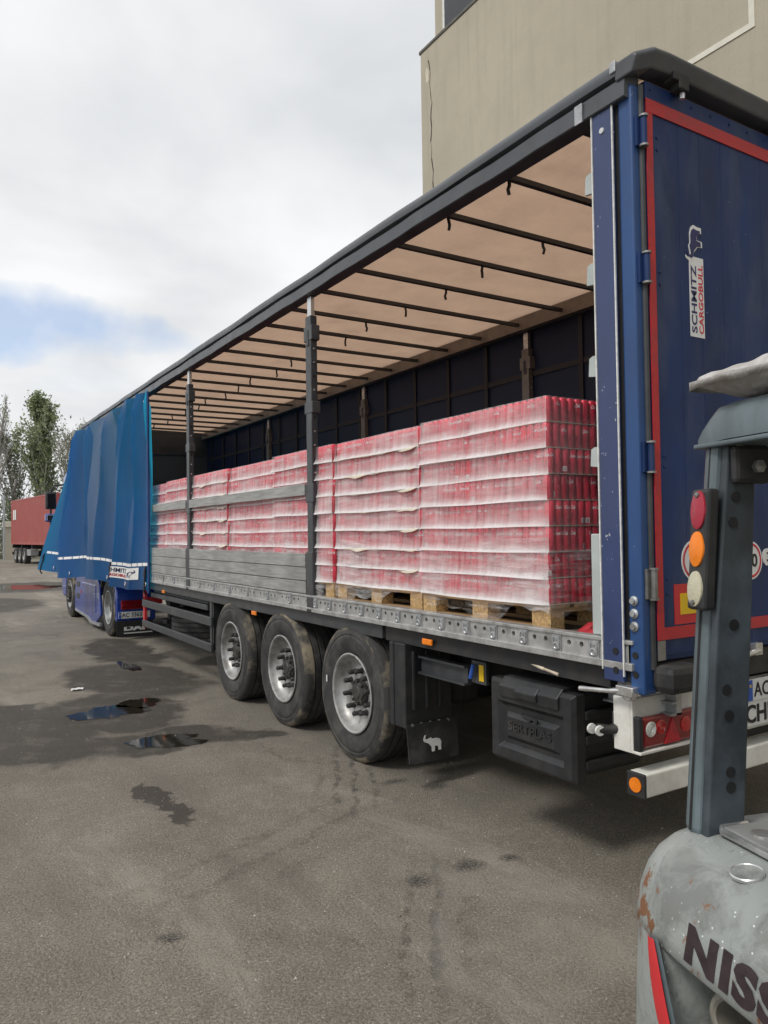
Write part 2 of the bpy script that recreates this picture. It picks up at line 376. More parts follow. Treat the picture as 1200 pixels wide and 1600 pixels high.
def text_part(body, parent, o, X, Y, width=None, height=.1, bold=0., shear=0., m=None, extrude=.0012, name='lettering', fn=None, spacing=1.0, **kw):
    """letters in the plane o + X*u + Y*v; width stretches them to that length"""
    vs, fs = text_geo(body, 1.0, bold, shear, .01, spacing)
    x0 = min(v[0] for v in vs); x1 = max(v[0] for v in vs); y0 = min(v[1] for v in vs); y1 = max(v[1] for v in vs)
    ky = height/(y1-y0); kx = width/(x1-x0) if width else ky
    X, Y, o = Vector(X), Vector(Y), Vector(o); Nn = X.cross(Y)
    out = []
    for v in vs:
        u, w, d = (v[0]-x0)*kx, (v[1]-y0)*ky, v[2]/.01*extrude
        out.append(fn(u, w, d) if fn else o+X*u+Y*w+Nn*d)
    return MB().add(out, fs).build(name, m, parent, **kw)
ELE = [(.08, .98), (.16, 1.), (.12, .9), (.10, .80), (.16, .74), (.3, .78), (.42, .82), (.5, .74), (.75, .74), (.92, .66), (1, .5), (.97, .3), (.97, .05), (.82, .05), (.80, .28), (.62, .32), (.60, .02), (.45, .02), (.43, .3), (.35, .4), (.28, .5), (.2, .55), (.05, .62), (0, .72), (.03, .85)]
def emblem(parent, o, X, Y, w, h, m, name='emblem', t=.0012, flip=False, grow=1.0):
    o, X, Y = Vector(o), Vector(X), Vector(Y); Nn = X.cross(Y)
    P = [((1-u if flip else u), v) for u, v in ELE]
    P = [((u-.5)*grow+.5, (v-.5)*grow+.5) for u, v in P]
    b = MB(); b.prism(P, lambda u, v, k: o+X*(u*w)+Y*(v*h)+Nn*(t*(1 if k else -1)))
    bm = bmesh.new(); me = b.mesh(name, m); bm.from_mesh(me); bmesh.ops.triangulate(bm, faces=bm.faces); bmesh.ops.recalc_face_normals(bm, faces=bm.faces); bm.to_mesh(me); bm.free()
    ob = bpy.data.objects.new(name, me); COL.objects.link(ob); place(ob, parent, (0, 0, 0)); return ob

# ================================================================== SETTING
def m_ground():
    t = NT('worn_dusty_asphalt')
    P = t.pos
    flat = t.mapping(P, (1, 1, 0))
    big = t.noise(.35, 4, .6, flat); mid = t.noise(1.6, 6, .68, flat, dist=.6); fine = t.noise(22, 4, .7, flat); grit = t.noise(140, 3, .6, flat)
    c = t.mix(t.ramp(big, .35, .65), (0.218, 0.193, 0.156), (0.303, 0.270, 0.218))
    c = t.mix(t.ramp(mid, .40, .68, 0, .7), c, (0.160, 0.142, 0.114))
    c = t.mix(t.ramp(t.noise(3.4, 6, .7, flat, dist=.8), .54, .70, 0, .40), c, (0.362, 0.321, 0.261))
    c = t.mix(t.ramp(fine, .35, .75, 0, .40), c, (0.103, 0.092, 0.081))
    c = t.mix(t.ramp(grit, .56, .72, 0, .6), c, (0.078, 0.072, 0.065))
    c = t.mix(t.ramp(grit, .42, .30, 0, .45), c, (0.334, 0.307, 0.267))
    # pale aggregate showing through
    vo = t.n('TexVoronoi'); vo.inputs['Scale'].default_value = 46; t.L.new(flat, vo.inputs['Vector'])
    spk = t.math('MULTIPLY', t.ramp(vo.outputs['Distance'], .20, .12), t.ramp(t.noise(9, 3, .5, flat), .52, .62))
    c = t.mix(t.math('MULTIPLY', spk, .7), c, (0.423, 0.395, 0.348))
    gr2 = t.noise(75, 3, .75, flat)
    c = t.mix(t.ramp(gr2, .47, .62, 0, .62), c, (0.084, 0.076, 0.065)); c = t.mix(t.ramp(gr2, .44, .34, 0, .50), c, (0.423, 0.389, 0.338))
    vc = t.n('TexVoronoi'); vc.feature = 'DISTANCE_TO_EDGE'; vc.inputs['Scale'].default_value = .55
    cw = t.n('TexNoise'); cw.inputs['Scale'].default_value = 2.6; cw.inputs['Detail'].default_value = 5; t.L.new(flat, cw.inputs['Vector'])
    cs = t.n('VectorMath'); cs.operation = 'SCALE'; t.L.new(cw.outputs['Color'], cs.inputs[0]); cs.inputs['Scale'].default_value = .55
    ca = t.n('VectorMath'); ca.operation = 'ADD'; t.L.new(flat, ca.inputs[0]); t.L.new(cs.outputs[0], ca.inputs[1]); t.L.new(ca.outputs[0], vc.inputs['Vector'])
    crk = t.math('MULTIPLY', t.ramp(vc.outputs['Distance'], .012, .003), t.ramp(t.noise(.8, 3, .6, flat), .55, .64))
    c = t.mix(t.math('MULTIPLY', crk, .55), c, (0.056, 0.050, 0.041))
    stn = t.noise(.9, 6, .7, t.mapping(flat, (1, .32, 1), rot=(0, 0, .5)), dist=.5)
    c = t.mix(t.ramp(stn, .52, .64, 0, .45), c, (0.128, 0.115, 0.100)); c = t.mix(t.ramp(stn, .44, .34, 0, .45), c, (0.367, 0.335, 0.286))
    # wet patches (their own outline, broken by noise)
    dn = t.n('TexNoise'); dn.inputs['Scale'].default_value = 1.7; dn.inputs['Detail'].default_value = 8; dn.inputs['Roughness'].default_value = .62; t.L.new(flat, dn.inputs['Vector'])
    sub = t.n('VectorMath'); sub.operation = 'SUBTRACT'; t.L.new(dn.outputs['Color'], sub.inputs[0]); sub.inputs[1].default_value = (.5, .5, .5)
    scl = t.n('VectorMath'); scl.operation = 'SCALE'; t.L.new(sub.outputs[0], scl.inputs[0]); scl.inputs['Scale'].default_value = .95
    add = t.n('VectorMath'); add.operation = 'ADD'; t.L.new(flat, add.inputs[0]); t.L.new(scl.outputs[0], add.inputs[1])
    pd = add.outputs[0]
    scl2 = t.n('VectorMath'); scl2.operation = 'SCALE'; t.L.new(sub.outputs[0], scl2.inputs[0]); scl2.inputs['Scale'].default_value = .30
    add2 = t.n('VectorMath'); add2.operation = 'ADD'; t.L.new(flat, add2.inputs[0]); t.L.new(scl2.outputs[0], add2.inputs[1])
    def ell(cx, cy, rx, ry, rot=0, vec=None, soft=.20):
        m = t.n('Mapping'); m.vector_type = 'TEXTURE'; m.inputs['Location'].default_value = (cx, cy, 0); m.inputs['Rotation'].default_value = (0, 0, math.radians(rot)); m.inputs['Scale'].default_value = (rx, ry, 1)
        t.L.new(vec or pd, m.inputs[0])
        ln = t.n('VectorMath'); ln.operation = 'LENGTH'; t.L.new(m.outputs[0], ln.inputs[0])
        return t.ramp(ln.outputs['Value'], 1.0+soft*.3, 1.0-soft*.7)
    wet = None
    for e in [(-2.45, 5.55, .72, .95, 0), (-2.2, 4.2, .62, .46, -8), (-3.3, 4.8, .62, 1.0, 20), (-1.85, 7.2, .72, 1.35, 12), (-1.45, 9.6, .50, 1.7, 0), (-2.72, 2.75, .085, .48, 3), (-3.35, 6.0, .55, .5, 0), (-1.65, 3.86, .36, .17, -15), (-2.6, 20, 1.5, 2.6, 0), (-.8, 27.0, 2.6, 3.0, 0), (-3.7, 14.5, .5, 1.2, 0)]:
        k = ell(*e)
        wet = k if wet is None else t.math('MAXIMUM', wet, k)
    wetn = t.math('MULTIPLY', wet, t.ramp(t.noise(2.6, 6, .72, flat), .34, .46, .55, 1))
    c = t.mix(t.math('MULTIPLY', wetn, t.ramp(gr2, .36, .60, .97, .72)), c, (.034, .028, .021))
    # small pits filled with black gravel, oil spots
    pits = None
    for e in [(-1.945, .851, .085, .075, 0), (-1.633, .795, .085, .065, 0), (-1.42, .74, .06, .05, 0), (-1.25, 2.15, .12, .05, 0), (-1.05, 1.95, .10, .06, 0), (-3.15, 1.0, .07, .05, 0)]:
        k = ell(*e, vec=add2.outputs[0], soft=.9)
        pits = k if pits is None else t.math('MAXIMUM', pits, k)
    c = t.mix(t.math('MULTIPLY', pits, t.ramp(gr2, .36, .62, .25, .95)), c, (.018, .018, .018))
    # tyre tread marks
    def treads(cx, cy, rx, ry, rot, freq, amt, dark=True):
        m = t.n('Mapping'); m.vector_type = 'TEXTURE'; m.inputs['Location'].default_value = (cx, cy, 0); m.inputs['Rotation'].default_value = (0, 0, math.radians(rot)); m.inputs['Scale'].default_value = (rx, ry, 1)
        t.L.new(add2.outputs[0], m.inputs[0])
        sp = t.n('SeparateXYZ'); t.L.new(m.outputs[0], sp.inputs[0])
        ln = t.n('VectorMath'); ln.operation = 'LENGTH'; t.L.new(m.outputs[0], ln.inputs[0])
        k = t.ramp(ln.outputs['Value'], 1.1, .5)
        w = t.math('SINE', t.math('MULTIPLY', sp.outputs[0], freq))
        w = t.ramp(w, .2, .8)
        return t.math('MULTIPLY', t.math('MULTIPLY', t.math('MULTIPLY', k, w), t.ramp(t.noise(11, 4, .6, flat), .38, .6)), amt)
    c = t.mix(treads(-1.45, 2.45, .28, .9, -28, 13, .65), c, (.035, .032, .030))
    c = t.mix(treads(-2.15, .45, .22, .75, -36, 10, .55), c, (.04, .037, .034))
    c = t.mix(treads(-2.15, .45, .26, .8, -36, 5.3, .5), c, (.21, .20, .18))
    c = t.mix(treads(-2.4, 1.6, .35, 1.1, -70, 9, .4), c, (.05, .046, .042))
    rg = t.math('SUBTRACT', t.ramp(mid, .3, .7, .80, .92), t.math('MULTIPLY', wetn, .20))
    h = t.math('ADD', t.math('MULTIPLY', fine, .6), t.math('ADD', t.math('MULTIPLY', grit, .35), t.math('ADD', t.math('MULTIPLY', mid, 1.6), t.math('MULTIPLY', gr2, .9))))
    nb = t.bump(h, .9, .016)
    t.b.inputs['Specular IOR Level'].default_value = .35
    return t.done(c, rg, nb)
MT['ground'] = m_ground()
MB().grid(lambda u, v: (-600+1200*u, -300+1300*v, 0), 8, 8).build('ground', MT['ground'], origin=(0, 0, 0), kind='structure')
def m_water():
    t = NT('puddle_water')
    return t.done((.020, .017, .012), .05, t.bump(t.noise(14, 3, .5), .03, .01))
MT['water'] = m_water()
def puddle(cx, cy, rx, ry, rot, seed, z=.004, lobes=9):
    r_ = random.Random(seed); ph = [r_.uniform(0, 6.28) for _ in range(6)]; am = [.16, .12, .09, .06, .05, .04]
    n = 90; vs = [(cx, cy, z)]; ca, sa = math.cos(math.radians(rot)), math.sin(math.radians(rot))
    for i in range(n):
        a = 2*math.pi*i/n; k = 1+sum(am[j]*math.sin((j+2)*a+ph[j]) for j in range(6))+.05*math.sin(17*a+ph[0])+.04*math.sin(29*a+ph[1])+r_.uniform(-.03, .03)
        x, y = rx*k*math.cos(a), ry*k*math.sin(a); vs.append((cx+x*ca-y*sa, cy+x*sa+y*ca, z))
    MB().add(vs, [(0, i+1, (i+1) % n+1) for i in range(n)]).build('puddle', MT['water'], kind='structure')
puddle(-2.48, 5.52, .30, .30, 0, 3)
puddle(-2.30, 4.13, .32, .20, -10, 5)
puddle(-2.12, 5.75, .18, .26, 0, 8)
puddle(-1.68, 8.1, .10, .42, 0, 9)
puddle(-1.3, 27.0, 1.5, 1.5, 0, 11)
puddle(-3.3, 20.5, .6, 1.6, 0, 12)
# loose grit on the asphalt
def grit():
    b = MB()
    for i in range(5200):
        d = 1.2+rnd.random()**1.6*9; a = math.radians(rnd.uniform(2, 66)); x = CX+d*math.sin(a); y = CY+d*math.cos(a)
        if x > 1.5: continue
        s = rnd.uniform(.0018, .0048)*(1+1.0*(rnd.random() < .05))
        vs = [(x+rnd.uniform(-s, s), y+rnd.uniform(-s, s), 0.001) for _ in range(3)]
        c = (x, y, s*1.1)
        ang = rnd.uniform(0, 2)
        vs = [(x+s*math.cos(ang+k*2.09), y+s*math.sin(ang+k*2.09)*rnd.uniform(.6, 1), .0005) for k in range(3)]+[c]
        b.add(vs, [(0, 1, 3), (1, 2, 3), (2, 0, 3)], 0 if rnd.random() < .6 else 1)
    b.build('grit', [mat('pale_grit', (.42, .40, .36), .9, 0, .4, 60), mat('dark_grit', (.09, .085, .08), .9, 0, .4, 60)], kind='stuff', label='fine pale grit scattered over the worn asphalt', cat='grit')
grit()

# ------------------------------------------------------------------ building behind the trailer
def m_plaster():
    t = NT('beige_render_plaster')
    a = t.noise(.35, 6, .6); b = t.noise(2.2, 8, .68); f = t.noise(60, 4, .65); st = t.noise(1.2, 6, .6, stretch=(6, 6, .35))
    c = t.mix(t.ramp(a, .35, .65), (.42, .38, .295), (.48, .435, .34))
    c = t.mix(t.ramp(b, .45, .70, 0, .35), c, (.365, .33, .26))
    c = t.mix(t.ramp(st, .50, .75, 0, .35), c, (.30, .272, .215))
    c = t.mix(t.ramp(f, .4, .7, 0, .22), c, (.26, .235, .19))
    return t.done(c, .9, t.bump(t.math('ADD', f, t.math('MULTIPLY', b, 2)), .35, .008))
MT['plaster'] = m_plaster()
MT['plaster_pale'] = mat('bare_plaster_patch', (.62, .57, .45), .9, 0, .15, 8, .3, 50)
MT['ledge_dark'] = mat('dark_stained_ledge', (.12, .115, .10), .85, 0, .35, 5, .2, 40)
MT['band'] = mat('pale_painted_band', (.66, .64, .55), .7, 0, .08, 5)
MT['crack'] = mat('crack_shadow', (.05, .042, .033), .95, 0, .3, 30)
def building():
    X, YE, ZL = 4.0, 9.17, 10.82
    root = thing('building', (X, YE, 0), 'tall beige rendered building with cracked corner and pale band behind the trailer', 'building')
    B = MB().box(0, 12, -45, 0, 0, ZL).build('wall', MT['plaster'], root, bevel=.03)
    w2 = MB().box(.22, 12, -45, -.20, ZL+.02, ZL+5).build('upper_wall', MT['plaster'], root)
    MB().box(-.02, .3, -45.02, .02, ZL-.03, ZL+.035).build('ledge', MT['ledge_dark'], root, bevel=.015)
    for k in range(5):
        y1 = -.50-k*4.6
        wn = MB().box(.17, .26, y1-3.2, y1, ZL+.12, ZL+3.4).build('window', MT['white_edge'], root)
        n = 3
        for j in range(n):
            a = y1-.08-j*1.03
            MB().box(.155, .175, a-1.0, a, ZL+.2, ZL+3.3).build('pane', MT['glass_dark'], wn)
    # pale band: runs level, turns up near the viewer's end
    bd = MB()
    y_turn = 2.60-YE
    bd.box(-.012, .02, y_turn, -3.0-.0, 7.46, 7.53)
    bd.box(-.012, .02, y_turn-.07, y_turn, 7.46, 10.2)
    bd.build('painted_band', MT['band'], root)
    # crack down the corner
    pts = []; z = 10.55; y = -.26
    r_ = random.Random(4)
    while z > 6.0:
        pts.append((y, z)); z -= r_.uniform(.06, .2); y += r_.uniform(-.035, .034)
    cb = MB()
    for (ya, za), (yb, zb) in zip(pts, pts[1:]):
        w = r_.uniform(.006, .022)
        cb.add([(-.003, ya-w, za), (-.003, ya+w*.4, za), (-.003, yb+w*.4, zb), (-.003, yb-w, zb)], [(0, 3, 2, 1)])
    cb.build('crack', MT['crack'], root)
    for (cy, cz, ry, rz_, sd) in [(-.28, 7.75, .11, .32, 1), (-.33, 7.3, .09, .18, 2), (-.22, 10.3, .06, .16, 3), (-.12, 6.9, .05, .2, 6)]:
        pb = MB(); r_ = random.Random(sd); n = 16; vs = [(-.002, cy, cz)]
        for i in range(n):
            a = 6.283*i/n; k = r_.uniform(.65, 1.15); vs.append((-.002, cy+ry*k*math.cos(a), cz+rz_*k*math.sin(a)))
        pb.add(vs, [(0, (i+1) % n+1, i+1) for i in range(n)])
        pb.build('plaster_patch', MT['plaster_pale'], root)
building()

# ------------------------------------------------------------------ trees and far things
def m_leaf(name, col):
    t = NT(name); n = t.noise(1.6, 4, .6); c = t.mix(t.ramp(n, .3, .7), sc(col, .55), sc(col, 1.5))
    t.done(c, .6); trn = t.n('BsdfTranslucent'); t.L.new(c, trn.inputs[0]); mx = t.n('MixShader'); mx.inputs[0].default_value = .35
    t.L.new(t.b.outputs[0], mx.inputs[1]); t.L.new(trn.outputs[0], mx.inputs[2]); t.L.new(mx.outputs[0], t.out.inputs[0]); return t.m
MT['leaf'] = m_leaf('poplar_leaf', (.27, .32, .17)); MT['leaf_dark'] = m_leaf('dark_leaf', (.17, .20, .115)); MT['leaf_pale'] = m_leaf('silvery_leaf', (.42, .43, .36))
MT['bark'] = mat('pale_grey_bark', (.36, .34, .31), .9, 0, .35, 3, .3, 20, stretch=(3, 3, .5))
def poplar(x, y, h, w, leaves, leafm, label, seed, lean=0, base=.12, lsz=.16):
    r_ = random.Random(seed)
    root = thing('poplar_tree', (x, y, 0), label, 'tree', 'poplar trees beyond the yard')
    tb = MB(); twigs = []
    def limb(p, d, L, r, lvl):
        path = [Vector(p)]; dd = Vector(d)
        n = 5
        for i in range(n):
            dd = (dd+Vector((r_.uniform(-.12, .12), r_.uniform(-.12, .12), .10 if lvl else 0))).normalized()
            path.append(path[-1]+dd*(L/n))
        tb.tube(path, [r*(1-.8*i/n) for i in range(n+1)], 7 if lvl == 0 else 4, cap=False)
        for i in range(1, n+1):
            if lvl >= 1: twigs.append((path[i], L))
        return path
    tr = limb((0, 0, -.1), (lean, 0, 1), h*.96, h*.017+.05, 0)
    def at(path, f):
        k = f*(len(path)-1); i = min(int(k), len(path)-2); return path[i].lerp(path[i+1], k-i)
    nb = 60
    for i in range(nb):
        f = base+(1-base)*(i+r_.random())/nb
        p = at(tr, min(f, .99)); a = r_.uniform(0, 6.28)
        L = w*(1.35*(1-f)**.6*min(1, (f-base)*5+.35)+.15)*r_.uniform(.8, 1.3)
        tilt = r_.uniform(.30, .55)
        d = Vector((math.cos(a)*tilt, math.sin(a)*tilt, 1)).normalized()
        pa = limb(p, d, L*1.5, .03+.045*(1-f), 1)
        for j in range(6):
            q = at(pa, r_.uniform(.25, 1)); a2 = r_.uniform(0, 6.28); d2 = Vector((math.cos(a2)*.6, math.sin(a2)*.6, 1)).normalized()
            pb = limb(q, d2, L*r_.uniform(.3, .6), .022, 2)
    tb.build('trunk', MT['bark'], root, smooth=True)
    lb = MB()
    clump = [r_.random() for _ in twigs]
    for i in range(leaves):
        k = r_.randrange(len(twigs))
        if clump[k] < .22: continue
        p, L = twigs[k]; s = lsz*r_.uniform(.5, 1.2)
        c = p+Vector((r_.gauss(0, .16), r_.gauss(0, .16), r_.gauss(0, .26)))
        a = Vector((r_.uniform(-1, 1), r_.uniform(-1, 1), r_.uniform(-1, 1))).normalized(); b = a.cross(Vector((r_.uniform(-1, 1), r_.uniform(-1, 1), r_.uniform(-1, 1)))).normalized()
        lb.add([c-a*s, c+b*s*.5, c+a*s, c-b*s*.5], [(0, 1, 2, 3)], 0 if r_.random() < .7 else 1)
    lb.build('crown', [leafm, MT['leaf_dark']], root)
poplar(5.3, 68, 13.3, 2.6, 16000, MT['leaf'], 'tallest leafy green poplar rising beyond the red container', 1, lean=.01)
poplar(1.3, 70, 13.6, 2.6, 500, MT['leaf_pale'], 'nearly bare grey poplar at the left edge of the photo', 2, lsz=.12)
poplar(3.6, 71, 10.6, 1.8, 2400, MT['leaf_dark'], 'slim darker poplar close left of the tallest green poplar', 3, lsz=.14)
poplar(7.4, 66, 9.8, 2.9, 4200, MT['leaf_pale'], 'shorter silvery poplar leaning right behind the blue curtain edge', 4, lean=.10, lsz=.15)
poplar(-.9, 72, 12.6, 2.6, 350, MT['leaf_pale'], 'bare pale poplar cut off by the left photo edge', 5, lsz=.12)
def bush(x, y, w, h, seed, label, lm):
    r_ = random.Random(seed); root = thing('bush', (x, y, 0), label, 'bush', 'bushes behind the container')
    st = MB(); lb = MB()
    for i in range(9):
        a = r_.uniform(0, 6.28); d = r_.uniform(.2, w*.8)
        st.tube([(0, 0, -.05), (d*.4*math.cos(a), d*.4*math.sin(a), h*.4), (d*math.cos(a), d*math.sin(a), h*r_.uniform(.6, .95))], [.04, .025, .01], 4)
    for i in range(1900):
        a = r_.uniform(0, 6.28); k = r_.random()**.5; z = r_.random()
        rr = w*k*(1-.6*z*z)*(1+.25*math.sin(3*a+seed)); c = Vector((rr*math.cos(a), rr*math.sin(a), h*z*(1+.2*math.sin(5*a+seed)))); s = r_.uniform(.07, .17)
        u = Vector((r_.uniform(-1, 1), r_.uniform(-1, 1), r_.uniform(-1, 1))).normalized(); v = u.orthogonal().normalized()
        lb.add([c-u*s, c+v*s*.6, c+u*s, c-v*s*.6], [(0, 1, 2, 3)])
    st.build('stems', MT['bark'], root); lb.build('leaves', lm, root)
bush(-1.6, 66, 1.6, 3.4, 1, 'low green bush at the far left edge of the yard', MT['leaf'])
bush(2.2, 67, 1.9, 4.2, 2, 'dark bush under the bare poplar behind the container end', MT['leaf_dark'])
bush(6.2, 66, 2.0, 4.6, 3, 'green bush low behind the roof of the red container', MT['leaf'])
bush(9.5, 66, 2.0, 4.4, 4, 'bush hidden low between the container and blue curtain', MT['leaf_dark'])

# ------------------------------------------------------------------ wheels (used by all three vehicles)
def tyre_prof(R, rb, W, grooves=4):
    g = W-.07; p = [(-.028, rb), (-.012, rb+.03), (-.002, rb+(R-rb)*.38), (0, rb+(R-rb)*.52), (-.001, rb+(R-rb)*.60), (-.005, rb+(R-rb)*.62), (-.005, rb+(R-rb)*.66), (-.001, rb+(R-rb)*.68), (-.006, rb+(R-rb)*.76), (-.008, R-.045), (-.016, R-.022), (-.034, R-.004)]
    a = -.035
    for k in range(grooves):
        w = g/(grooves+1)
        p += [(a-w+.009, R), (a-w+.006, R-.018), (a-w-.006, R-.018), (a-w-.009, R)]; a -= w
    p += [(-W+.034, R-.004), (-W+.012, R-.03), (-W, (R+rb)/2), (-W+.02, rb)]
    return p
def wheel(parent, c, s, R=.53, rb=.305, W=.385, seg=56, detail=True, nuts=10, rimdepth=.105, hubr=.105, hubout=.055, **kw):
    """c: centre of outer sidewall plane; s: outward direction along x (-1 left)"""
    ax = (s, 0, 0); d = rimdepth; k = rb/.305
    rim = MB(); rim.lathe([(-.03, rb-.005), (-.008, rb+.004), (-.004, rb-.006), (-.012, rb-.018), (-.03, rb-.022), (-d*.5, rb-.027), (-d*.85, rb-.05), (-d*.97, rb-.075), (-d, rb-.095), (-d+.006, .20*k), (-d+.004, .15*k), (-d+.0, hubr)], c, ax, seg)
    w = rim.build('wheel', MT['rim'], parent, smooth=True, origin=c, **kw)
    MB().lathe(tyre_prof(R, rb, W), c, ax, seg, mfun=lambda i, j: 1 if 9 <= i <= 12 else 0).build('tyre', [MT['tyre'], MT['tyre_dust']], w, smooth=True, origin=c, ang=50)
    hub = MB(); hub.lathe([(-d-.01, hubr), (-d+.03, hubr), (-d+hubout*.55, hubr*.93), (-d+hubout*.6, hubr*.8), (-d+hubout*.85, hubr*.72), (-d+hubout*.9, hubr*.5), (-d+hubout, hubr*.46), (-d+hubout, 0)], c, ax, 24)
    if detail:
        for i in range(8):
            t = 6.283*i/8; q = (c[0]+s*(-d+hubout*.6), c[1]+hubr*.86*math.cos(t), c[2]+hubr*.86*math.sin(t))
            hub.lathe([(0, .014), (.018, .014), (.018, 0)], q, ax, 6)
    hub.build('hub', MT['hub'], w, smooth=True, origin=c)
    if detail and nuts:
        nm = MB(); nm.lathe([(0, .025), (.012, .025), (.014, .0195), (.066, .019), (.071, .015), (.071, 0)], (0, 0, 0), ax, 8)
        me = nm.mesh('wheel_nut', MT['nut'], True)
        for i in range(nuts):
            t = 6.283*(i+.3)/nuts+c[1]
            inst('wheel_nut', me, w, (c[0]+s*(-d+.001), c[1]+.1675*k*math.cos(t), c[2]+.1675*k*math.sin(t)))
    return w

# ------------------------------------------------------------------ red container on a chassis, far left
def container():
    root = thing('container_trailer', (1.6, 56.4, 0), 'red shipping container on a three axle chassis beside the poplars', 'trailer', rz=math.radians(-84.9))
    red = mat('faded_red_container_paint', (.34, .075, .065), .55, 0, .10, 2, .03, 30, dirt=(.40, .14, .12), dirt_amt=.3, ds=1.2)
    z0, z1, Lc, Wc = 1.27, 4.30, 12.2, 2.44
    b = MB(); p = .278; n = int((Lc-.3)/p); pts = [(.15, 0)]
    for i in range(n):
        x = .15+i*p; pts += [(x+.07, 0), (x+.105, .036), (x+.175, .036), (x+.21, 0)]
    pts.append((Lc-.15, 0))
    vs = []
    for x, y in pts: vs += [(x, y+.01, z0+.16), (x, y+.01, z1-.1)]
    b.add(vs, [(2*i, 2*i+2, 2*i+3, 2*i+1) for i in range(len(pts)-1)])
    body = b.build('side_wall', red, root)
    fr = MB()
    for x in (0, Lc-.16):
        for y in (0, Wc-.16): fr.box(x, x+.16, y, y+.16, z0, z1)
    for y in (0, Wc-.12): fr.box(.16, Lc-.16, y, y+.12, z0, z0+.16); fr.box(.16, Lc-.16, y, y+.12, z1-.1, z1-.004)
    fr.box(.03, .08, .16, Wc-.16, z0+.05, z1-.05); fr.box(Lc-.08, Lc-.03, .16, Wc-.16, z0+.05, z1-.05); fr.box(.16, Lc-.16, .13, Wc-.13, z1-.06, z1-.03); fr.box(.16, Lc-.16, Wc-.06, Wc-.02, z0+.16, z1-.1)
    fr.build('frame', red, root)
    # white mark near the end
    mk = MB()
    for x in (.72, 1.25): mk.box(x, x+.42, -.012, -.004, 2.95, 3.62)
    mk.box(.86, 1.0, -.02, -.013, 3.1, 3.3)
    mk.build('white_mark', MT['sticker'], root)
    ch = MB()
    for y in (.75, 1.6): ch.box(.3, Lc-.2, y, y+.12, .95, 1.26)
    for x in (.2, 3.0, 6.0, 9.0, 11.8): ch.box(x, x+.14, .05, Wc-.05, 1.02, 1.262)
    for x in (1.35, 2.68, 4.01): ch.tube([(x, .1, .52), (x, Wc-.1, .52)], .07, 8)
    ch.box(.1, .2, .05, Wc-.05, .55, .75); ch.box(.12, .18, .4, .5, .75, 1.0); ch.box(.12, .18, 1.9, 2.0, .75, 1.0)
    ch.build('chassis', MT['chassis'], root)
    for x in (1.35, 2.68, 4.01):
        for y, s in ((-.01, -1), (Wc+.01, 1)):
            # axis along local y: build manually
            w = MB().lathe([(-.03, .30), (-.004, .29), (-.1, .26), (-.12, .13), (-.04, .12), (-.03, 0)], (x, y, .52), (0, s, 0), 24).build('wheel', MT['rim'], root, smooth=True, origin=(x, y, .52))
            MB().lathe(tyre_prof(.53, .305, .385, 2), (x, y, .52), (0, s, 0), 32).build('tyre', MT['tyre'], w, smooth=True, origin=(x, y, .52))
    MB().box(4.9, 5.9, 0.0, .5, .55, .95).build('stowage_box', MT['galv'], root, bevel=.03)
    MB().box(10.2, 10.35, .2, .35, .1, 1.1).box(10.1, 10.45, .15, .4, .03, .1).build('landing_leg', MT['chassis'], root)
container()
def far_left():
    g = thing('gate_pillar', (2.35, 64.3, 0), 'small beige gate pillar left of the red container', 'pillar')
    MB().box(-.45, .75, -.3, .3, 0, 2.55).build('shaft', MT['plaster'], g); MB().box(-.6, .9, -.42, .42, 2.55, 3.0).build('cap', MT['plaster_pale'], g, bevel=.04)
    for i, (x, h, lb) in enumerate([(1.15, 4.6, 'pale steel pole left of the beige gate pillar'), (1.75, 4.9, 'pale steel pole close against the beige gate pillar')]):
        p = thing('steel_pole', (x, 63.2, 0), lb, 'pole', 'poles by the gate')
        MB().tube([(0, 0, -.05), (0, 0, h)], .09, 10).build('shaft', MT['galv'], p); MB().tube([(0, 0, h-.1), (0, 0, h+.06)], .13, 10).build('collar', MT['galv'], p)
    v = MB(); v.box(-26, 1.0, 86, 86.3, 0, 1.9)
    f = thing('yard_wall', (-12, 86, 0), 'low far wall across the end of the yard at left', 'wall')
    for k in range(13): MB().box(-14+k*2.02, -14+k*2.02+2.0, 0, .2, 0, 1.5+.05*(k % 3)).build('panel', MT['plaster'], f)
far_left()

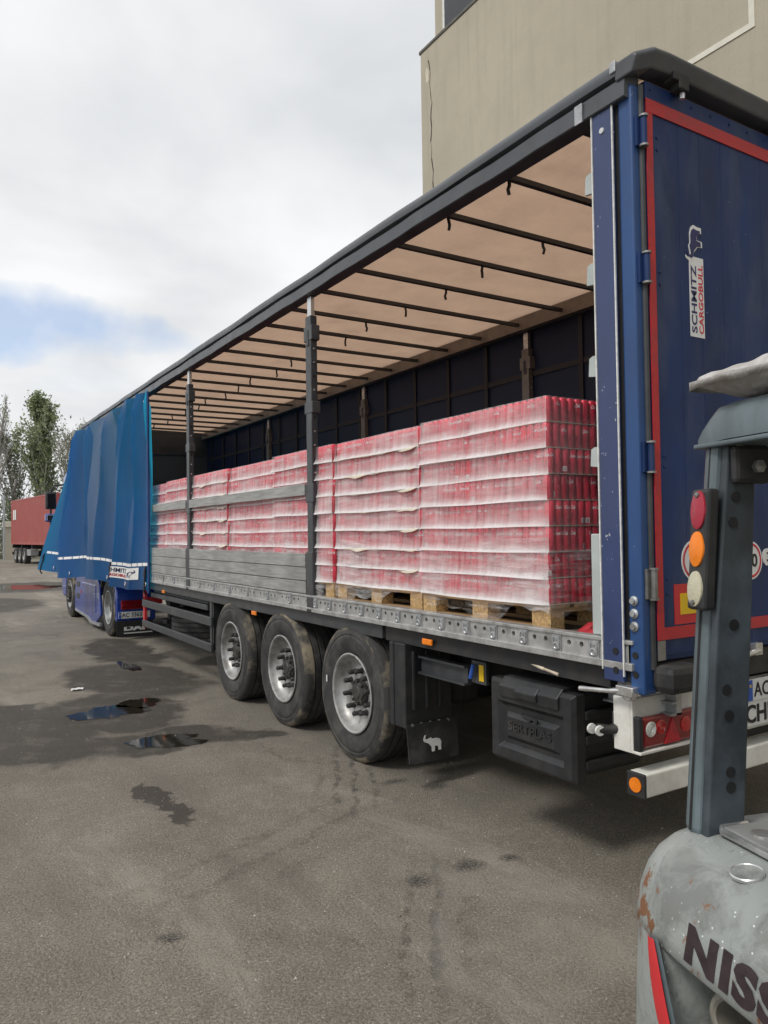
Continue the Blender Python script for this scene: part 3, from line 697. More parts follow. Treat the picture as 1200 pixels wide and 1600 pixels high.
# ================================================================== SEMI TRAILER
XL = -1.275; DECK = 1.205; RT = 1.232; RB = 1.09; LEN = 13.6
def trailer():
    T = thing('semi_trailer', (0, 0, 0), 'dark blue curtain side semi trailer with open side and red taped rear door', 'trailer')
    # --- deck and side rails
    box_part('deck', MT['deck'], T, XL+.06, 1.215, .06, LEN-.06, DECK-.06, DECK)
    for s in (-1, 1):
        x = s*1.275
        r = MB()
        xi = x-s*.062
        # C-shaped outer rail: top lip, recessed perforated web, bottom flange
        r.box(min(x, xi), max(x, xi), .02, LEN-.02, RT-.020, RT)
        r.box(min(x+s*.006, xi), max(x+s*.006, xi), .02, LEN-.02, RB, RB+.036)
        rail = r.build('side_rail', MT['alu'], T, bevel=.004)
        if s < 0:
            web = MB(); xw = x+.010; z0, z1 = RB+.036, RT-.020; zc = (z0+z1)/2+.010
            cell = .085; n = int((LEN-.1)/cell)
            for i in range(n):
                y0 = .05+i*cell; y1 = y0+cell; yc = (y0+y1)/2
                ring = [(y0, z0), (yc, z0), (y1, z0), (y1, zc), (y1, z1), (yc, z1), (y0, z1), (y0, zc)]
                if i % 3 == 2: web.add([(xw, a, b) for a, b in (ring[0], ring[2], ring[4], ring[6])], [(0, 3, 2, 1)]); continue
                rr = .0145; hole = [(yc+rr*math.cos(t), zc+rr*math.sin(t)) for t in [math.radians(225+45*k) for k in range(8)]]
                web.add([(xw, a, b) for a, b in ring]+[(xw, a, b) for a, b in hole]+[(xw+.03, a, b) for a, b in hole],
                        [(k, 8+k, 8+(k+1) % 8, (k+1) % 8) for k in range(8)]+[(8+k, 16+k, 16+(k+1) % 8, 8+(k+1) % 8) for k in range(8)])
            web.build('perforated_web', MT['alu'], rail)
            box_part('web_backing', MT['black_plastic'], rail, xw+.03, xw+.04, .03, LEN-.03, z0, z1)
            # lashing rings on the plain cells
            lr = MB()
            lr.box(-.004, 0, -.034, .034, -.052, .046)
            lr.lathe([(0, .024), (.008, .022), (.010, .015), (.005, .010), (.005, 0)], (-.003, 0, -.022), (-1, 0, 0), 12)
            lr.lathe([(0, .013), (.007, .011), (.008, 0)], (-.003, -.004, .020), (-1, 0, 0), 8)
            lr.box(-.011, -.003, -.026, -.016, -.034, .030); lr.box(-.011, -.003, .016, .026, -.034, .022)
            me = lr.mesh('lashing_ring', MT['galv'], True)
            for i in range(n):
                if i % 6 == 2 or (i % 3 == 2 and i < 40): inst('lashing_ring', me, rail, (xw-.001, .05+(i+.5)*cell, zc-.006))
    # --- chassis
    C = MB()
    for x in (-.52, .52):
        C.box(x-.075, x+.075, .15, 13.3, RB-.03, RB-.012); C.box(x-.012, x+.012, .15, 13.3, .66, RB-.03); C.box(x-.075, x+.075, .15, 9.4, .64, .66)
    for k in range(22): C.box(-1.2, 1.2, .35+k*.6, .35+k*.6+.06, RB-.012, DECK-.062)
    ch = C.build('chassis', MT['chassis'], T)
    box_part('lower_rail', MT['charcoal'], T, XL+.03, XL+.09, 2.30, 9.0, .985, RB-.004, bevel=.006)
    MB().box(XL+.05, XL+.10, .2, 2.28, .98, RB-.004).build('lower_rail', MT['chassis'], T)
    sp = MB().box(-.545, -.532, .16, 2.2, .66, RB-.035)
    sp.build('frame_plate', MT['chassis'], ch)
    # --- axles and wheels
    AX = [2.758+1.31*k for k in range(3)]
    for i, y in enumerate(AX):
        MB().tube([(-1.1, y, .515), (1.1, y, .515)], .075, 12).build('axle', MT['chassis'], T)
        wl = wheel(T, (XL+.015, y, .515), -1)
        if i == 0: MB().box(XL+.011, XL+.0145, 3.135, 3.15, .545, .60).build('white_tag', MT['sticker'], wl)
        wheel(T, (1.26, y, .515), 1, detail=False, seg=32)
        for s in (-1, 1):
            sb = MB(); sb.bar((s*.52, y+.5, .62), (s*.52, y-.35, .45), .09, .06); sb.lathe([(-.14, .13), (-.1, .15), (0, .155), (.1, .15), (.14, .13)], (s*.52, y-.4, .58), (0, 0, 1), 16)
            sb.box(s*.52-.07, s*.52+.07, y+.42, y+.58, .5, .70)
            sb.build('air_suspension', MT['chassis'], T)
    # --- mudguard and flap behind the rear wheel
    mg = MB()
    mg.box(XL+.02, -.86, 1.99, 2.13, .40, .985); mg.box(XL+.012, XL+.05, 2.128, 2.18, .40, .985)
    for k in range(3): mg.box(-1.20+k*.11, -1.17+k*.11, 1.975, 1.992, .52, .93)
    m_ = mg.build('mudguard', MT['black_plastic'], T, bevel=.012)
    fl = MB(); fl.grid(lambda u, v: (XL+.022+.42*u, 1.985-.02*math.sin(3*u)-.03*(1-v), .17+.26*v), 8, 4)
    f_ = fl.build('mudflap', MT['black_rubber'], T, solid=.012)
    bb = MB()
    for k in range(5): bb.lathe([(0, .012), (.01, .012), (.01, 0)], (-1.21+k*.075, 1.975, .425), (0, -1, 0), 8)
    bb.build('flap_bolts', MT['bare_steel'], f_)
    emblem(f_, (-1.15, 1.924, .235), (1, 0, 0), (0, .08, 1), .15, .12, MT['lettering_white'])
    br = MB(); br.box(-1.13, -1.10, 1.45, 1.97, .79, .89); br.box(-1.16, -1.10, 1.45, 1.97, .885, .90); br.box(-1.16, -1.10, 1.45, 1.97, .775, .79)
    br.build('guard_bracket', MT['charcoal'], T)
    # side marker lamps
    for y, z in ((1.72, 1.03), (4.72, .97), (7.95, .99)):
        MB().box(XL+.015, XL+.032, y-.055, y+.055, z-.02, z+.02).build('side_marker_lamp', MT['orange'], T, bevel=.006)
    vp = MB().box(-1.12, -1.10, 1.28, 1.42, .80, .94).build('valve_panel', MT['charcoal'], T)
    MB().box(-1.125, -1.121, 1.30, 1.345, .82, .92).build('valve_label', MT['yellow'], vp)
    MB().tube([(-1.14, 1.38, .92), (-1.15, 1.40, .83)], .014, 8).build('valve_lever', MT['plate_blue'], vp)
    # --- tool box
    tb = thing_box = MB()
    y0, y1, z0, z1 = .43, 1.10, .44, .92; xo = XL+.03
    tb.box(xo+.05, -.70, y0+.03, y1-.03, z0+.02, z1-.02)
    box = tb.build('toolbox', MT['black_plastic'], T, bevel=.02)
    # stepped lid: frame ring, sunk bevel, raised centre plate
    lid = MB()
    def ring(a, b):
        (ya, za, yb, zb, xa), (yc, zc, yd, zd, xb) = a, b
        o = [(xa, ya, za), (xa, yb, za), (xa, yb, zb), (xa, ya, zb), (xb, yc, zc), (xb, yd, zc), (xb, yd, zd), (xb, yc, zd)]
        lid.add(o, [(0, 4, 5, 1), (1, 5, 6, 2), (2, 6, 7, 3), (3, 7, 4, 0)])
    R0 = (y0, z0, y1, z1-.02, xo+.08); R1 = (y0, z0, y1, z1-.02, xo+.022); R1b = (y0+.02, z0+.02, y1-.02, z1-.04, xo); R2 = (y0+.075, z0+.075, y1-.075, z1-.14, xo)
    R3 = (y0+.10, z0+.10, y1-.10, z1-.165, xo+.026); R4 = (y0+.125, z0+.125, y1-.125, z1-.20, xo+.026); R5 = (y0+.15, z0+.15, y1-.15, z1-.225, xo+.004)
    for a, b in ((R0, R1), (R1, R1b), (R1b, R2), (R2, R3), (R3, R4), (R4, R5)): ring(a, b)
    ya, za, yb, zb, xa = R5; lid.add([(xa, ya, za), (xa, yb, za), (xa, yb, zb), (xa, ya, zb)], [(0, 3, 2, 1)])
    ld = lid.build('lid', MT['black_plastic'], box, fixn=True, bevel=.004)
    la = MB()
    pr = [(0, .03), (.03, .085), (.10, .10), (.12, .06), (.12, 0)]
    la.prism([(xo-.012, z1-.115), (xo-.018, z1-.05), (xo+.03, z1-.002), (xo+.20, z1+.012), (xo+.20, z1-.03), (xo+.02, z1-.06)], lambda u, v, k: (u, y0+.10 if k == 0 else y1-.10, v))
    la.prism([(xo-.028, z1-.10), (xo-.032, z1-.06), (xo+.0, z1-.02), (xo+.01, z1-.08)], lambda u, v, k: (u, y0+.25 if k == 0 else y1-.25, v))
    la.build('latch', MT['black_plastic'], box, fixn=True, bevel=.006)
    text_part('SERTPLAS', box, (xo+.003, y1-.165, z0+.185), (0, -1, 0), (0, 0, 1), .34, .052, .02, 0, MT['black_rubber'], .006)
    emblem(box, (xo+.003, y1-.26, z0+.26), (0, -1, 0), (0, 0, 1), .14, .04, MT['black_rubber'], t=.004)
    sr = MB()
    for z in (.50, .63, .76): sr.box(-1.16, -.72, y0-.005, y0+.028, z, z+.05)
    sr.build('toolbox_ribs', MT['black_plastic'], box, bevel=.008)
    # handle rod and stays above the box
    MB().tube([(-1.20, 1.02, 1.045), (-1.22, .66, 1.005)], .011, 8, 0).tube([(-1.22, .66, 1.005), (-1.225, .55, .99)], .009, 8, 0).build('wheel_chock_rod', mat('rusty_white_rod', (.55, .47, .36), .6, 0, .4, 14), T)
    gp = MB()
    gp.box(-1.02, -.98, -.02, .40, .86, .985); gp.box(-1.06, -.98, -.02, .40, .975, .985); gp.box(-1.06, -.98, -.02, .40, .86, .87); gp.box(-1.05, -1.02, -.02, .40, .915, .925)
    gp.build('slotted_bracket', MT['galv'], T)
    # --- side guard and spare wheel
    sg = MB(); sg.box(XL+.01, XL+.045, 6.02, 9.02, .60, .735); sg.box(XL+.01, XL+.045, 6.02, 9.02, .425, .545)
    rails = None
    for za, zb in ((.71, .815), (.42, .515)): MB().box(XL+.01, XL+.045, 5.98, 9.05, za, zb).build('side_guard_rail', MT['charcoal'], T, bevel=.008)
    for y in (6.05,): MB().box(XL+.046, XL+.10, y, y+.07, .43, 1.0).build('guard_post', MT['charcoal'], T)
    MB().box(XL+.03, XL+.07, 8.98, 9.06, .40, .95).box(XL+.03, XL+.3, 9.0, 9.05, .74, .84).build('red_bracket', MT['red_bright'], T)
    MB().box(-1.15, -.8, 6.4, 8.8, .87, .96).box(-1.2, -1.16, 6.3, 8.8, .86, .93).build('pallet_box', MT['charcoal'], T, bevel=.01)
    MB().lathe([(a, r) for a, r in tyre_prof(.52, .305, .385)], (-.66, 7.75, .76), (0, 0, 1), 40).build('spare_tyre', MT['tyre'], T, smooth=True)
    for s in (-1, 1): MB().box(s*.55-.07, s*.55+.07, 9.85, 9.99, .40, 1.05).build('landing_leg', MT['chassis'], T); MB().box(s*.55-.14, s*.55+.14, 9.78, 10.06, .33, .40).build('landing_foot', MT['chassis'], T)
    # black front mudguard wall ahead of first axle
    MB().box(XL+.05, -.85, 6.0, 6.03, .45, 1.0).build('mudguard', MT['black_plastic'], T)
    # --- front bulkhead
    fb = MB().box(-1.272, 1.275, LEN-.06, LEN, DECK, 3.985).build('front_wall', mat('dark_front_wall', (.06, .062, .068), .6, 0, .15, 3), T)
    for z in (1.9, 2.7, 3.45): MB().box(-1.2, 1.2, LEN-.09, LEN-.062, z, z+.18).build('stiffener', MT['charcoal'], fb)
    # --- roof
    rf = MB(); rf.grid(lambda u, v: (-1.20+2.40*u, -.02+(LEN+.02)*v, 3.95+.012*math.sin(v*60)*math.sin(math.pi*u)+.015*math.sin(math.pi*u)), 24, 120)
    rf.build('roof_tarpaulin', MT['roof_tarp'], T, smooth=True)
    nb = 21; hk = MB(); hk.tube([(0, 0, 0), (.004, -.006, -.03), (-.004, -.012, -.055), (.0, -.004, -.085)], .011, 6); hm = hk.mesh('hook', MT['black_plastic'], True)
    for k in range(nb):
        y = .985+.608*k
        bw = MB().box(-1.20, 1.20, y-.017, y+.017, 3.842, 3.874).build('roof_bow', MT['charcoal'], T)
        for x in ((-1.12, -.27) if k < 2 else (-.27+.06*math.sin(k*2.3),)):
            inst('hook', hm, bw, (x, y, 3.838), (0, 0, k*1.7+x))
    MB().box(-1.20, 1.20, .28, .34, 3.80, 3.90).build('rear_roof_beam', MT['charcoal'], T)
    for s in (-1, 1):
        # cantrail with hanging dark valance and rolled tarpaulin edge
        prof = [(1.19, 3.795), (1.285, 3.795), (1.292, 3.80), (1.287, 3.888), (1.262, 3.897), (1.262, 3.905), (1.296, 3.912), (1.300, 3.935), (1.292, 3.965), (1.268, 3.992), (1.22, 4.006), (1.15, 4.012), (1.15, 3.985), (1.19, 3.97)]
        ny = 70; vs = []
        for j in range(ny+1):
            y = -.02+(LEN+.06)*j/ny
            for i, (x, z) in enumerate(prof):
                wv = .004*math.sin(y*5.1)+.003*math.sin(y*11.3+1) if i in (1, 2, 3) else .002*math.sin(y*7) if i in (6, 7, 8, 9) else 0
                vs.append((s*(x+wv), y, z+(.004*math.sin(y*3.3) if i in (6, 7, 8, 9, 10) else 0)))
        n = len(prof); fs = [(j*n+i, j*n+(i+1) % n, (j+1)*n+(i+1) % n, (j+1)*n+i) for j in range(ny) for i in range(n)]
        fs += [tuple(range(n)), tuple(ny*n+i for i in range(n))]
        MB().add(vs, fs).build('roof_rail', MT['tarp_dark'], T, smooth=True, fixn=True, ang=30)
    MB().box(1.13, 1.185, .1, LEN-.1, 3.80, 3.935).build('inner_roof_rail', mat('dull_beige_rail', (.23, .19, .16), .5, .2, .2, 8, .1, 50, dirt=(.1, .09, .08), dirt_amt=.4), T)
    tb2 = MB().box(-1.302, -1.294, .235, .285, 3.79, 3.885).build('valance_clip', MT['galv'], T)
    MB().box(-1.306, -1.285, .02, .055, 3.93, 3.985).build('corner_clip', MT['galv'], T, bevel=.004)
    # rear end of the roof: sagging dark edge board
    re = MB(); nn = 24; vs = []
    def zt(x): return 4.02-.05*max(0, (abs(x)-1.12)/.18)**2
    pr = [(-.10, -.095), (-.13, -.02), (-.115, .0), (.0, .0), (.0, -.095)]
    xs = [-1.30+2.60*i/nn for i in range(nn+1)]
    for x in xs:
        for dy, dz in pr: vs.append((x, dy+(.03 if abs(x) > 1.29 else 0), zt(x)+dz*(1 if abs(x) < 1.2 else .95)))
    n = len(pr); fs = [(j*n+i, j*n+(i+1) % n, (j+1)*n+(i+1) % n, (j+1)*n+i) for j in range(nn) for i in range(n)]+[tuple(range(n)), tuple(nn*n+i for i in range(n))]
    re.add(vs, fs).build('rear_roof_edge', MT['tarp_dark'], T, fixn=True, bevel=.01)
    for x in (-.98, -.12, .86):
        lk = MB().box(x-.07, x+.05, -.115, -.05, 3.905, 3.945).box(x-.03, x+.04, -.118, -.06, 3.87, 3.93).build('door_lock', MT['chassis'], T, bevel=.005)
        MB().tube([(x+.02, -.09, 3.84), (x+.02, -.09, 3.94)], .014, 8).build('lock_pin', MT['silver'], lk)
    # --- far side curtain, belts and posts (seen from inside)
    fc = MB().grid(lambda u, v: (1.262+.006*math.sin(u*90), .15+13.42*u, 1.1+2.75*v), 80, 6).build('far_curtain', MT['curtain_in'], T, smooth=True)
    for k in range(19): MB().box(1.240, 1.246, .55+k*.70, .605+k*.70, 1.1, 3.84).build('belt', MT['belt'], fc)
    MB().box(1.247, 1.252, .15, 13.4, 3.33, 3.385).build('belt', MT['belt'], fc); MB().box(1.247, 1.252, .15, 13.4, 2.3, 2.355).build('belt', MT['belt'], fc)
    def post(y, s, first=True):
        xo = s*1.262; xi = s*1.20; a, b = min(xo, xi), max(xo, xi); w = .052
        m = MT['charcoal'] if s < 0 else mat('pale_inner_post', (.20, .17, .15), .5, .2, .2, 8, dirt=(.08, .07, .06), dirt_amt=.4)
        p = MB().box(a, b, y-w, y+w, 1.20, 3.62).build('side_post', m, T, bevel=.006)
        MB().box(a+.012, b-.012, y-.034, y+.034, 3.62, 3.79).build('post_head', MT['silver'], p, bevel=.004)
        MB().box(min(xo+s*.012, xi), max(xo+s*.012, xi), y-.062, y+.062, 1.115, 1.60).build('post_foot', m, p, bevel=.008)
        MB().box(min(xo+s*.02, xi), max(xo+s*.02, xi), y-.05, y+.05, 1.085, 1.12).build('foot_latch', MT['chassis'], p, bevel=.008)
        for z, h in ((3.47, .13), (2.83, .10), (2.10, .16)):
            MB().box(a-.004, b+.014, y-w-.024, y+w+.024, z-h/2, z+h/2).build('lath_pocket', m, p, bevel=.006)
        MB().box(a-.008, a+.004, y-.02, y+.02, 3.36, 3.50).build('slot', MT['black_plastic'], p, bevel=.004)
        bo = MB().lathe([(0, .009), (.006, .008), (.008, 0)], (0, 0, 0), (0, -1, 0), 6).mesh('bolt', MT['silver'])
        hl = MB().lathe([(0, .012), (.004, .012), (.004, 0)], (0, 0, 0), (0, -1, 0), 8).mesh('hole', MT['black_print'])
        for k in range(16):
            z = 1.68+k*.118
            if abs(z-2.10) < .09 or abs(z-2.83) < .06 or abs(z-3.47) < .07: continue
            inst('bolt' if k % 3 else 'hole', bo if k % 3 else hl, p, (xo-s*.028, y-w-.0005, z))
        return p
    for y in (3.42, 6.80): post(y, -1)
    for y in (3.40, 6.72, 10.08): post(y, 1)
    # --- laths between the posts
    def lath(ya, yb, z0, z1, x=-1.262, tilt=0):
        b = MB(); w = .012
        b.box(x-w, x+w, ya, yb, z0, z1)
        b.build('side_lath', MT['grey_wood'], T, bevel=.004)
    for ya, yb in ((3.50, 6.73), (6.88, 8.80)):
        lath(ya, yb, 2.085, 2.185)
        z = 1.238
        for h in (.112, .118, .122): lath(ya+rnd.uniform(-.01, .01), yb, z, z+h-.006, -1.262+rnd.uniform(-.002, .002)); z += h
    # --- rear left corner pillar
    pl = MB().box(XL-.004, XL+.05, .072, .192, 1.03, 3.80).build('corner_pillar', MT['pillar_blue'], T, bevel=.006)
    MB().box(XL-.008, XL+.0, .192, .199, 1.08, 3.80).build('worn_edge', MT['white_edge'], pl); MB().box(XL-.008, XL+.0, .064, .071, 1.06, 3.80).build('worn_edge', MT['white_edge'], pl)
    box_part('slot', MT['black_print'], T, XL+.02, XL+.05, .045, .072, 1.04, 3.80)
    lb = MB().box(XL+.012, XL+.10, -.035, .046, .985, 3.86).build('corner_post', MT['bright_blue'], T, bevel=.01)
    box_part('corner_post', MT['bright_blue'], T, 1.175, 1.263, -.035, .046, .985, 3.86, bevel=.01)
    box_part('corner_pillar', MT['pillar_blue'], T, 1.225, 1.279, .06, .192, 1.03, 3.80)
    hol = MB().lathe([(0, .017), (.004, .017), (.004, 0)], (0, 0, 0), (-1, 0, 0), 12).mesh('bolt_hole', MT['black_print'])
    for y, z, q in ((.115, 1.175, pl), (.115, 1.085, pl)): inst('bolt_hole', hol, q, (XL-.0035, y, z))
    for y, z in ((.012, 1.165), (.012, 1.075)): inst('bolt_hole', hol, lb, (XL+.0125, y, z))
    wn = MB().lathe([(0, .024), (.006, .024), (.012, .014), (.02, .014), (.02, 0)], (0, 0, 0), (-1, 0, 0), 10).mesh('fastener', MT['galv'], True)
    for z in (1.30, 1.36, 1.42): inst('fastener', wn, lb, (XL+.012, .012, z))
    inst('fastener', MB().lathe([(0, .016), (.006, .014), (.008, 0)], (0, 0, 0), (-1, 0, 0), 10).mesh('rivet', MT['silver'], True), pl, (XL-.004, .13, 3.70))
    for za, zb in ((3.43, 3.54), (2.97, 3.085), (2.51, 2.62), (2.06, 2.165)):
        MB().prism([(.19, za), (.272, za+.012), (.266, zb-.01), (.245, zb), (.19, zb)], lambda u, v, k: (XL+.022+(.016 if k else 0), u, v)).build('grey_tab', MT['grey_tab'], T, fixn=True)
    box_part('grey_tab', MT['grey_tab'], T, XL+.03, XL+.06, .197, .290, DECK+.03, 1.735, bevel=.006)
    # tensioner ratchet handle below the pillar
    rh = MB().tube([(XL-.01, .05, 1.0), (XL-.03, .14, .985), (XL-.06, .30, .975)], [.016, .012, .014], 8).box(XL-.03, XL+.03, .0, .10, .975, 1.02).box(XL-.02, XL+.02, .02, .06, .955, .98)
    rh.build('ratchet_handle', MT['silver'], T, smooth=True, bevel=.004)
    # --- rear doors
    def door(xa, xb, left):
        d = MB().box(xa, xb, -.045, -.006, 1.135, 3.885).build('rear_door', MT['navy'], T, bevel=.006)
        edges = [xa+.004, xa+.235, xa+.40, xa+.575, xa+.745, xa+.92, xb-.004] if left else [xa+.004, xa+.26, xa+.43, xa+.60, xa+.77, xa+.94, xb-.004]
        for p, q in zip(edges, edges[1:]):
            MB().box(p+.0007, q-.0007, -.051, -.044, 1.16, 3.78).build('panel', MT['navy'], d, bevel=.0012)
        MB().box(xa, xb, -.055, -.045, 3.795, 3.883).build('top_strip', MT['navy'], d, bevel=.003)
        return d
    dl = door(-1.187, -.004, True); dr = door(.004, 1.187, False)
    for d, xa, xb, sgn in ((dl, -1.185, -.01, 1), (dr, .01, 1.185, -1)):
        tv = (xa, xa+.045) if sgn > 0 else (xb-.045, xb)
        MB().box(tv[0], tv[1], -.0565, -.0515, 1.24, 3.765).build('red_tape', MT['red_tape'], d)
        MB().box(xa, xb, -.058, -.0525, 3.735, 3.80).build('red_tape', MT['red_tape'], d)
        MB().box(xa, xb, -.058, -.0525, 1.235, 1.292).build('red_tape', MT['red_tape'], d)
    riv = MB().lathe([(0, .009), (.004, .008), (.006, 0)], (0, 0, 0), (0, -1, 0), 8).mesh('rivet', MT['navy'], True)
    for k in range(8): inst('rivet', riv, dl, (-1.15+k*.155, -.0551, 3.85))
    for z in (3.63, 3.57, 2.98, 2.92, 2.1, 2.05, 1.52, 1.45): inst('rivet', riv, dl, (-1.105, -.051, z))
    MB().box(-1.186, -1.13, -.0535, -.0515, 1.14, 1.232).build('bare_patch', MT['bare_steel'], dl)
    # hinges
    MB().tube([(-1.20, -.035, 1.10), (-1.20, -.035, 3.86)], .017, 10).build('hinge_rod', MT['charcoal'], T)
    for z in (3.63, 2.98, 2.09, 1.50):
        h = MB().tube([(-1.212, -.062, z-.065), (-1.212, -.062, z+.065)], .016, 10).box(-1.245, -1.215, -.05, -.034, z-.07, z+.07).build('hinge', MT['navy'] if z > 1.6 else MT['bare_steel'], T)
        MB().tube([(-1.212, -.062, z-.075), (-1.212, -.062, z-.066)], .022, 10).tube([(-1.212, -.062, z+.066), (-1.212, -.062, z+.075)], .022, 10).build('hinge_washer', MT['bare_steel'], h)
    # upright maker's sticker with animal emblem
    sx0, sx1, sz0, sz1 = -.886, -.775, 2.70, 3.10
    st = MB(); st.box(sx0, sx1, -.0535, -.0515, sz0, sz1); S = st.build('door_sticker', MT['sticker'], dl)
    emblem(S, (sx1-.012, -.0527, 3.085), (-0.02, 0, 1), (-1, 0, 0), .16, .115, MT['sticker'], grow=1.18, name='emblem_outline')
    emblem(S, (sx1-.012, -.0545, 3.085), (-0.02, 0, 1), (-1, 0, 0), .16, .115, MT['sticker_navy'], grow=.95)
    text_part('SCHMITZ', S, (sx0+.052, -.0537, sz0+.02), (0, 0, 1), (-1, 0, 0), .335, .042, .016, 0, MT['sticker_navy'], .0012)
    text_part('CARGOBULL', S, (sx1-.008, -.0537, sz0+.02), (0, 0, 1), (-1, 0, 0), .345, .036, .016, 0, MT['sticker_red'], .0012)
    # red and yellow marker board, speed discs, torn sticker
    mb = MB().box(-1.06, -.66, -.0545, -.0515, 1.30, 1.49).build('marker_plate', MT['red_bright'], dl); MB().box(-1.018, -.70, -.0565, -.0542, 1.345, 1.445).build('marker_centre', MT['yellow'], mb)
    def disc(x, z, txt):
        d = MB().lathe([(0, .10), (.002, .10), (.002, 0)], (x, -.0515, z), (0, -1, 0), 32).build('speed_disc', MT['sticker'], dl)
        MB().lathe([(.0021, .090), (.003, .090), (.003, .078), (.0021, .078)], (x, -.0515, z), (0, -1, 0), 32, closed=True).build('red_ring', MT['sticker_red'], d)
        if txt: text_part(txt, d, (x+.005, -.0542, z-.035), (1, 0, 0), (0, 0, 1), .05, .07, .02, 0, MT['black_print'])
    disc(-.90, 1.60, ''); disc(-.44, 1.585, '0')
    ts = MB(); r_ = random.Random(3); n = 14; P = [(-.255+.085*math.cos(6.283*i/n)*r_.uniform(.75, 1.1), 1.60+.06*math.sin(6.283*i/n)*r_.uniform(.7, 1.1)) for i in range(n)]
    ts.prism(P, lambda u, v, k: (u, -.0515-.002*k, v)); t_ = ts.build('torn_sticker', MT['sticker'], dr if False else dl, fixn=True)
    text_part('36', t_, (-.30, -.0537, 1.575), (1, 0, 0), (0, 0, 1), .09, .05, .02, 0, MT['black_print'])
    # --- rear sill, buffers, lamps, bumper, plate
    box_part('rear_sill', MT['chassis'], T, -1.17, 1.17, -.03, .05, .99, 1.125, bevel=.006)
    for k in range(6): MB().box(-.55+k*.28, -.47+k*.28, -.05, -.03, 1.03, 1.06).build('sill_bracket', MT['chassis'], T, bevel=.005)
    MB().tube([(-.70, -.07, 1.09), (-.42, -.075, 1.12)], .014, 8).box(-.46, -.40, -.08, -.05, 1.10, 1.16).build('door_handle', MT['silver'], T)
    for xa, xb in ((-1.215, -.985), (.985, 1.215)): MB().box(xa, xb, -.16, -.03, .995, 1.125).build('rubber_buffer', MT['black_rubber'], T, bevel=.035)
    lp = MB().box(-1.255, 1.255, .045, .06, .70, .955).box(-1.255, 1.255, .0, .045, .70, .715).box(-1.255, -1.235, .06, .16, .70, .955).build('lamp_panel', MT['white_paint'], T, bevel=.004)
    def tail(x0, x1):
        t = MB().box(x0, x1, -.0+.01, .044, .722, .868).build('tail_lamp', MT['lens_red'], lp, bevel=.012)
        s = 1 if x0 < 0 else -1; o = x0 if x0 < 0 else x1
        MB().box(min(o-.03*s, o-.002*s), max(o-.03*s, o-.002*s), .005, .044, .715, .875).build('lamp_end', MT['black_plastic'], t, bevel=.006)
        MB().lathe([(-.02, .036), (.003, .036), (.005, .031), (.001, .029), (.005, .023), (.001, .020), (.005, .013), (.001, .010), (.004, 0)], (o+.055*s, .01, .81), (0, -1, 0), 20).build('reversing_lens', MT['lens_clear'], t)
        MB().lathe([(-.02, .034), (.003, .034), (.005, .029), (.001, .027), (.005, .020), (.001, .017), (.005, .010), (.003, 0)], (o+.125*s, .01, .812), (0, -1, 0), 20).build('brake_lens', MT['lens_bright'], t)
        MB().prism([(o+.15*s, .728), (o+.265*s, .728), (o+.207*s, .848)], lambda u, v, k: (u, .011-.007*k, v)).build('reflector_triangle', MT['red_tape'], t, fixn=True)
        MB().lathe([(-.02, .038), (.003, .038), (.006, .02), (.006, 0)], (o+.31*s, .01, .80), (0, -1, 0), 20).build('tail_lens', MT['lens_bright'], t, smooth=True)
    tail(-1.225, -.82); tail(.82, 1.225)
    MB().box(-1.24, 1.24, -.015, .085, .505, .615).build('bumper_beam', MT['white_paint'], T, bevel=.008)
    for s in (-1, 1):
        e = MB().box(min(s*1.24, s*1.256), max(s*1.24, s*1.256), -.017, .087, .503, .617).build('bumper_end', MT['black_plastic'], T, bevel=.006)
        MB().lathe([(0, .034), (.005, .034), (.006, 0)], (s*1.256, .035, .56), (s, 0, 0), 20).build('amber_reflector', MT['orange'], e)
    bs = MB()
    for x in (-.55, .55): bs.box(x-.05, x+.05, .02, .07, .616, .72)
    bs.box(-.6, .6, .09, .13, .62, .70); bs.build('bumper_stay', MT['chassis'], T)
    # rear side marker pod on a rubber arm
    pod = MB().tube([(-1.22, .14, .80), (-1.27, .17, .79), (-1.32, .20, .79)], [.03, .022, .03], 10).build('marker_arm', MT['black_rubber'], T, smooth=True)
    for k in (0, 1): MB().lathe([(0, .026), (.01, .024), (.012, 0)], (-1.325-.0*k, .185+.05*k, .79), (-.35, -1, 0), 14).build('marker_lens', MT['lens_clear'], pod, smooth=True)
    MB().box(-1.225, -1.10, .065, .20, .73, .87).build('lamp_housing', MT['charcoal'], T, bevel=.01)
    # white board with black lettering and number plate
    wb = MB().box(-.56, .62, -.022, -.007, .72, .955).build('rear_board', MT['sticker'], T, bevel=.004)
    text_part('SCHMITZ', wb, (-.535, -.0235, .738), (1, 0, 0), (0, 0, 1), .56, .095, .022, 0, MT['black_print'], .0015)
    np_ = MB().box(-.46, .06, -.028, -.0225, .852, .965).build('number_plate', MT['sticker'], T, bevel=.003)
    MB().box(-.458, -.418, -.0305, -.0283, .855, .962).build('plate_band', MT['plate_blue'], np_); MB().box(-.446, -.430, -.0317, -.0306, .925, .938).build('plate_flag', MT['yellow'], np_)
    text_part('AC 33', np_, (-.405, -.0292, .872), (1, 0, 0), (0, 0, 1), .265, .075, .012, 0, MT['black_print'], .001)
    # --- gathered blue curtain on the near side, front end
    TOP = [(8.27, 0), (8.45, 0), (8.65, .05), (8.85, 0), (9.15, .10), (9.5, 0), (10.2, .09), (10.9, .0), (11.9, .12), (12.1, 0), (12.4, .08), (12.6, 0), (13.0, .14), (13.1, .02), (13.25, .12), (13.4, .03), (13.55, .10)]
